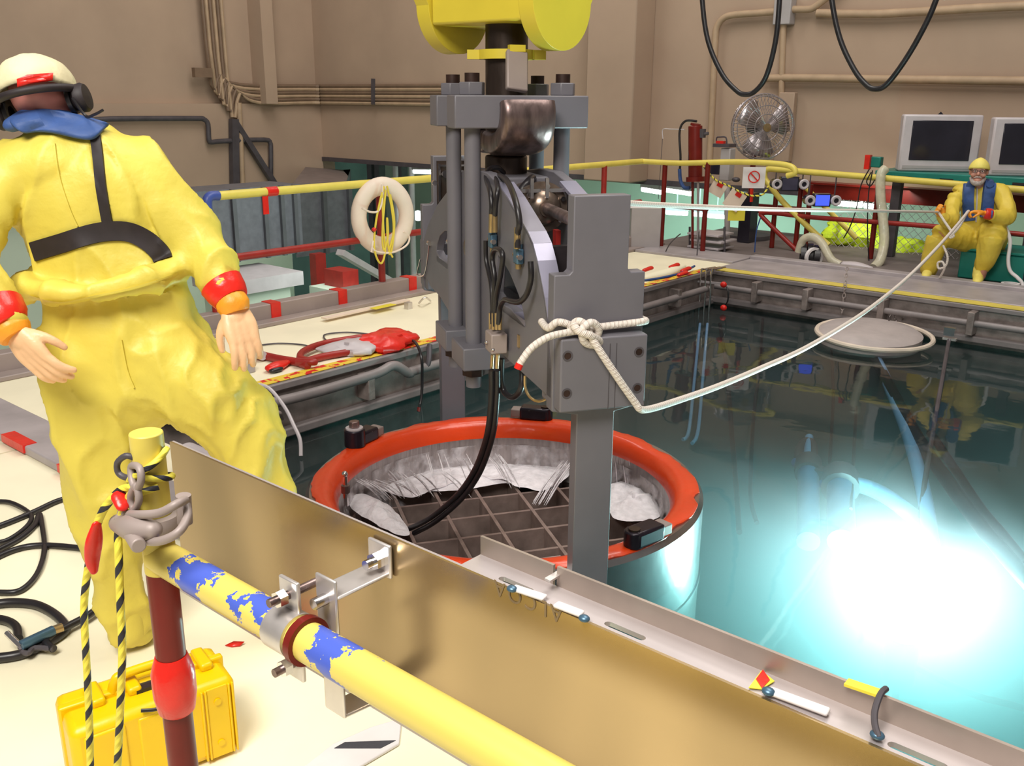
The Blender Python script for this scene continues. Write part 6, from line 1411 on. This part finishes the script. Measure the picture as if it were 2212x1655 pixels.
uw([(1885, 765, 8.3), (1930, 850, 7.8), (1985, 950, 7.2), (2040, 1030, 6.8), (2105, 1120, 6.4), (2180, 1210, 6.0), (2260, 1300, 5.7)], .045, blackrub, 'dark_hose', 'thick dark hose slanting right under water from the floating lid')
uw([(2010, 935, 7.6), (2060, 1010, 7.2), (2120, 1100, 6.8), (2170, 1160, 6.5), (2250, 1260, 6.2)], .03, blackrub, 'dark_hose', 'thinner dark hose under water right of the thick dark hose')
uw([(1555, 700, 8.6), (1570, 800, 7.8), (1582, 950, 7.2), (1590, 1050, 6.8), (1597, 1150, 6.4)], .018, blackrub, 'dark_cable', 'dark cable hanging under water right of the corner rods')
uw([(1648, 690, 8.7), (1640, 800, 7.9), (1628, 900, 7.4), (1622, 1010, 6.9), (1622, 1080, 6.6), (1635, 1130, 6.4)], .014, blackrub, 'dark_cable', 'thin dark cable hanging under water toward the orange rim')
uw([(1512, 700, 8.4), (1500, 820, 7.8), (1488, 930, 7.2), (1475, 950, 7.1)], .014, poleblue, 'pale_cable', 'pale cable under water at the far right of the cask, outer one')
uw([(1528, 700, 8.4), (1518, 820, 7.8), (1508, 930, 7.2), (1495, 958, 7.1)], .014, poleblue, 'pale_cable', 'pale cable under water at the far right of the cask, inner one')
uw([(1795, 740, 8.7), (1800, 850, 8.0), (1792, 1000, 7.3)], .012, blackrub, 'dark_cable', 'thin dark cable hanging under water to the submerged pump')
uw([(1850, 880, 7.8), (1843, 1000, 7.2), (1838, 1100, 6.7)], .012, blackrub, 'dark_cable', 'thin dark cable hanging under water beside the pump hose')
pm = thing('submerged_pump', A(1790, 1100, 'z', -.9), 'submerged pump with two upright pipes and a blue hose under water', 'pump')
g = lambda x, y, yy=6.7: A(x, y, 'z', -.5).lerp(A(x, y, 'y', yy), .25)
M().cyl(g(1746, 1020), g(1746, 1170), .07, 16).build('pipe', pumpblue, pm); M().cyl(g(1815, 1050), g(1818, 1170), .085, 16).build('pipe', pumpblue, pm)
M().cyl(g(1746, 1000), g(1746, 1024), .09, 16).build('flange', darkmet, pm); M().cyl(g(1815, 1030), g(1815, 1056), .12, 16).build('flange', darkmet, pm); M().bar(g(1746, 1022), g(1815, 1036), .1, .1).build('coupling', darkmet, pm)
M().tube([g(1738, 1015), g(1725, 980), g(1738, 955), g(1755, 960), g(1758, 1000)], .03, 10).build('handle', darkmet, pm); M().cyl(g(1745, 985), g(1748, 945), .03, 10).build('spout', poleblue, pm)
M().tube([g(1835, 1045), g(1870, 1052), g(1910, 1070), g(1950, 1098), g(1985, 1130), g(2010, 1180, 6.4), g(2030, 1240, 6.1)], .05, 12).build('blue_hose', poleblue, pm)
for x, y in ((1722, 1000), (1838, 1046), (1782, 1046)): M().ell(g(x, y), .04, .04, .035).build('valve_knob', navy, pm)
# the lit lamp under water
lp_ = A(1960, 1325, 'z', -.92)
fl_ = thing('underwater_lamp', lp_-Z*.3, 'glowing white lamp under water at the right of the pool', 'lamp')
M().ell(lp_, .12, .12, .12, n=24, m_=16).build('glass', lensm, fl_); M().cyl(lp_-Z*.42, lp_-Z*.14, .09, 20).build('housing', darkmet, fl_); M().cyl(lp_-Z*3.4, lp_-Z*.42, .02, 8).build('stem', darkmet, fl_)
M().tube([lp_-Z*.3+V((.08, 0, 0)), lp_+V((.5, .3, -.5)), lp_+V((1.2, 1.5, -.9)), lp_+V((1.6, 3.0, .4))], .02, 8).build('cord', blackrub, fl_)
l_ = lamp('underwater_lamp_light', lp_, None, .16, LAMP_W, (.92, .98, 1), 'POINT'); l_.parent = None
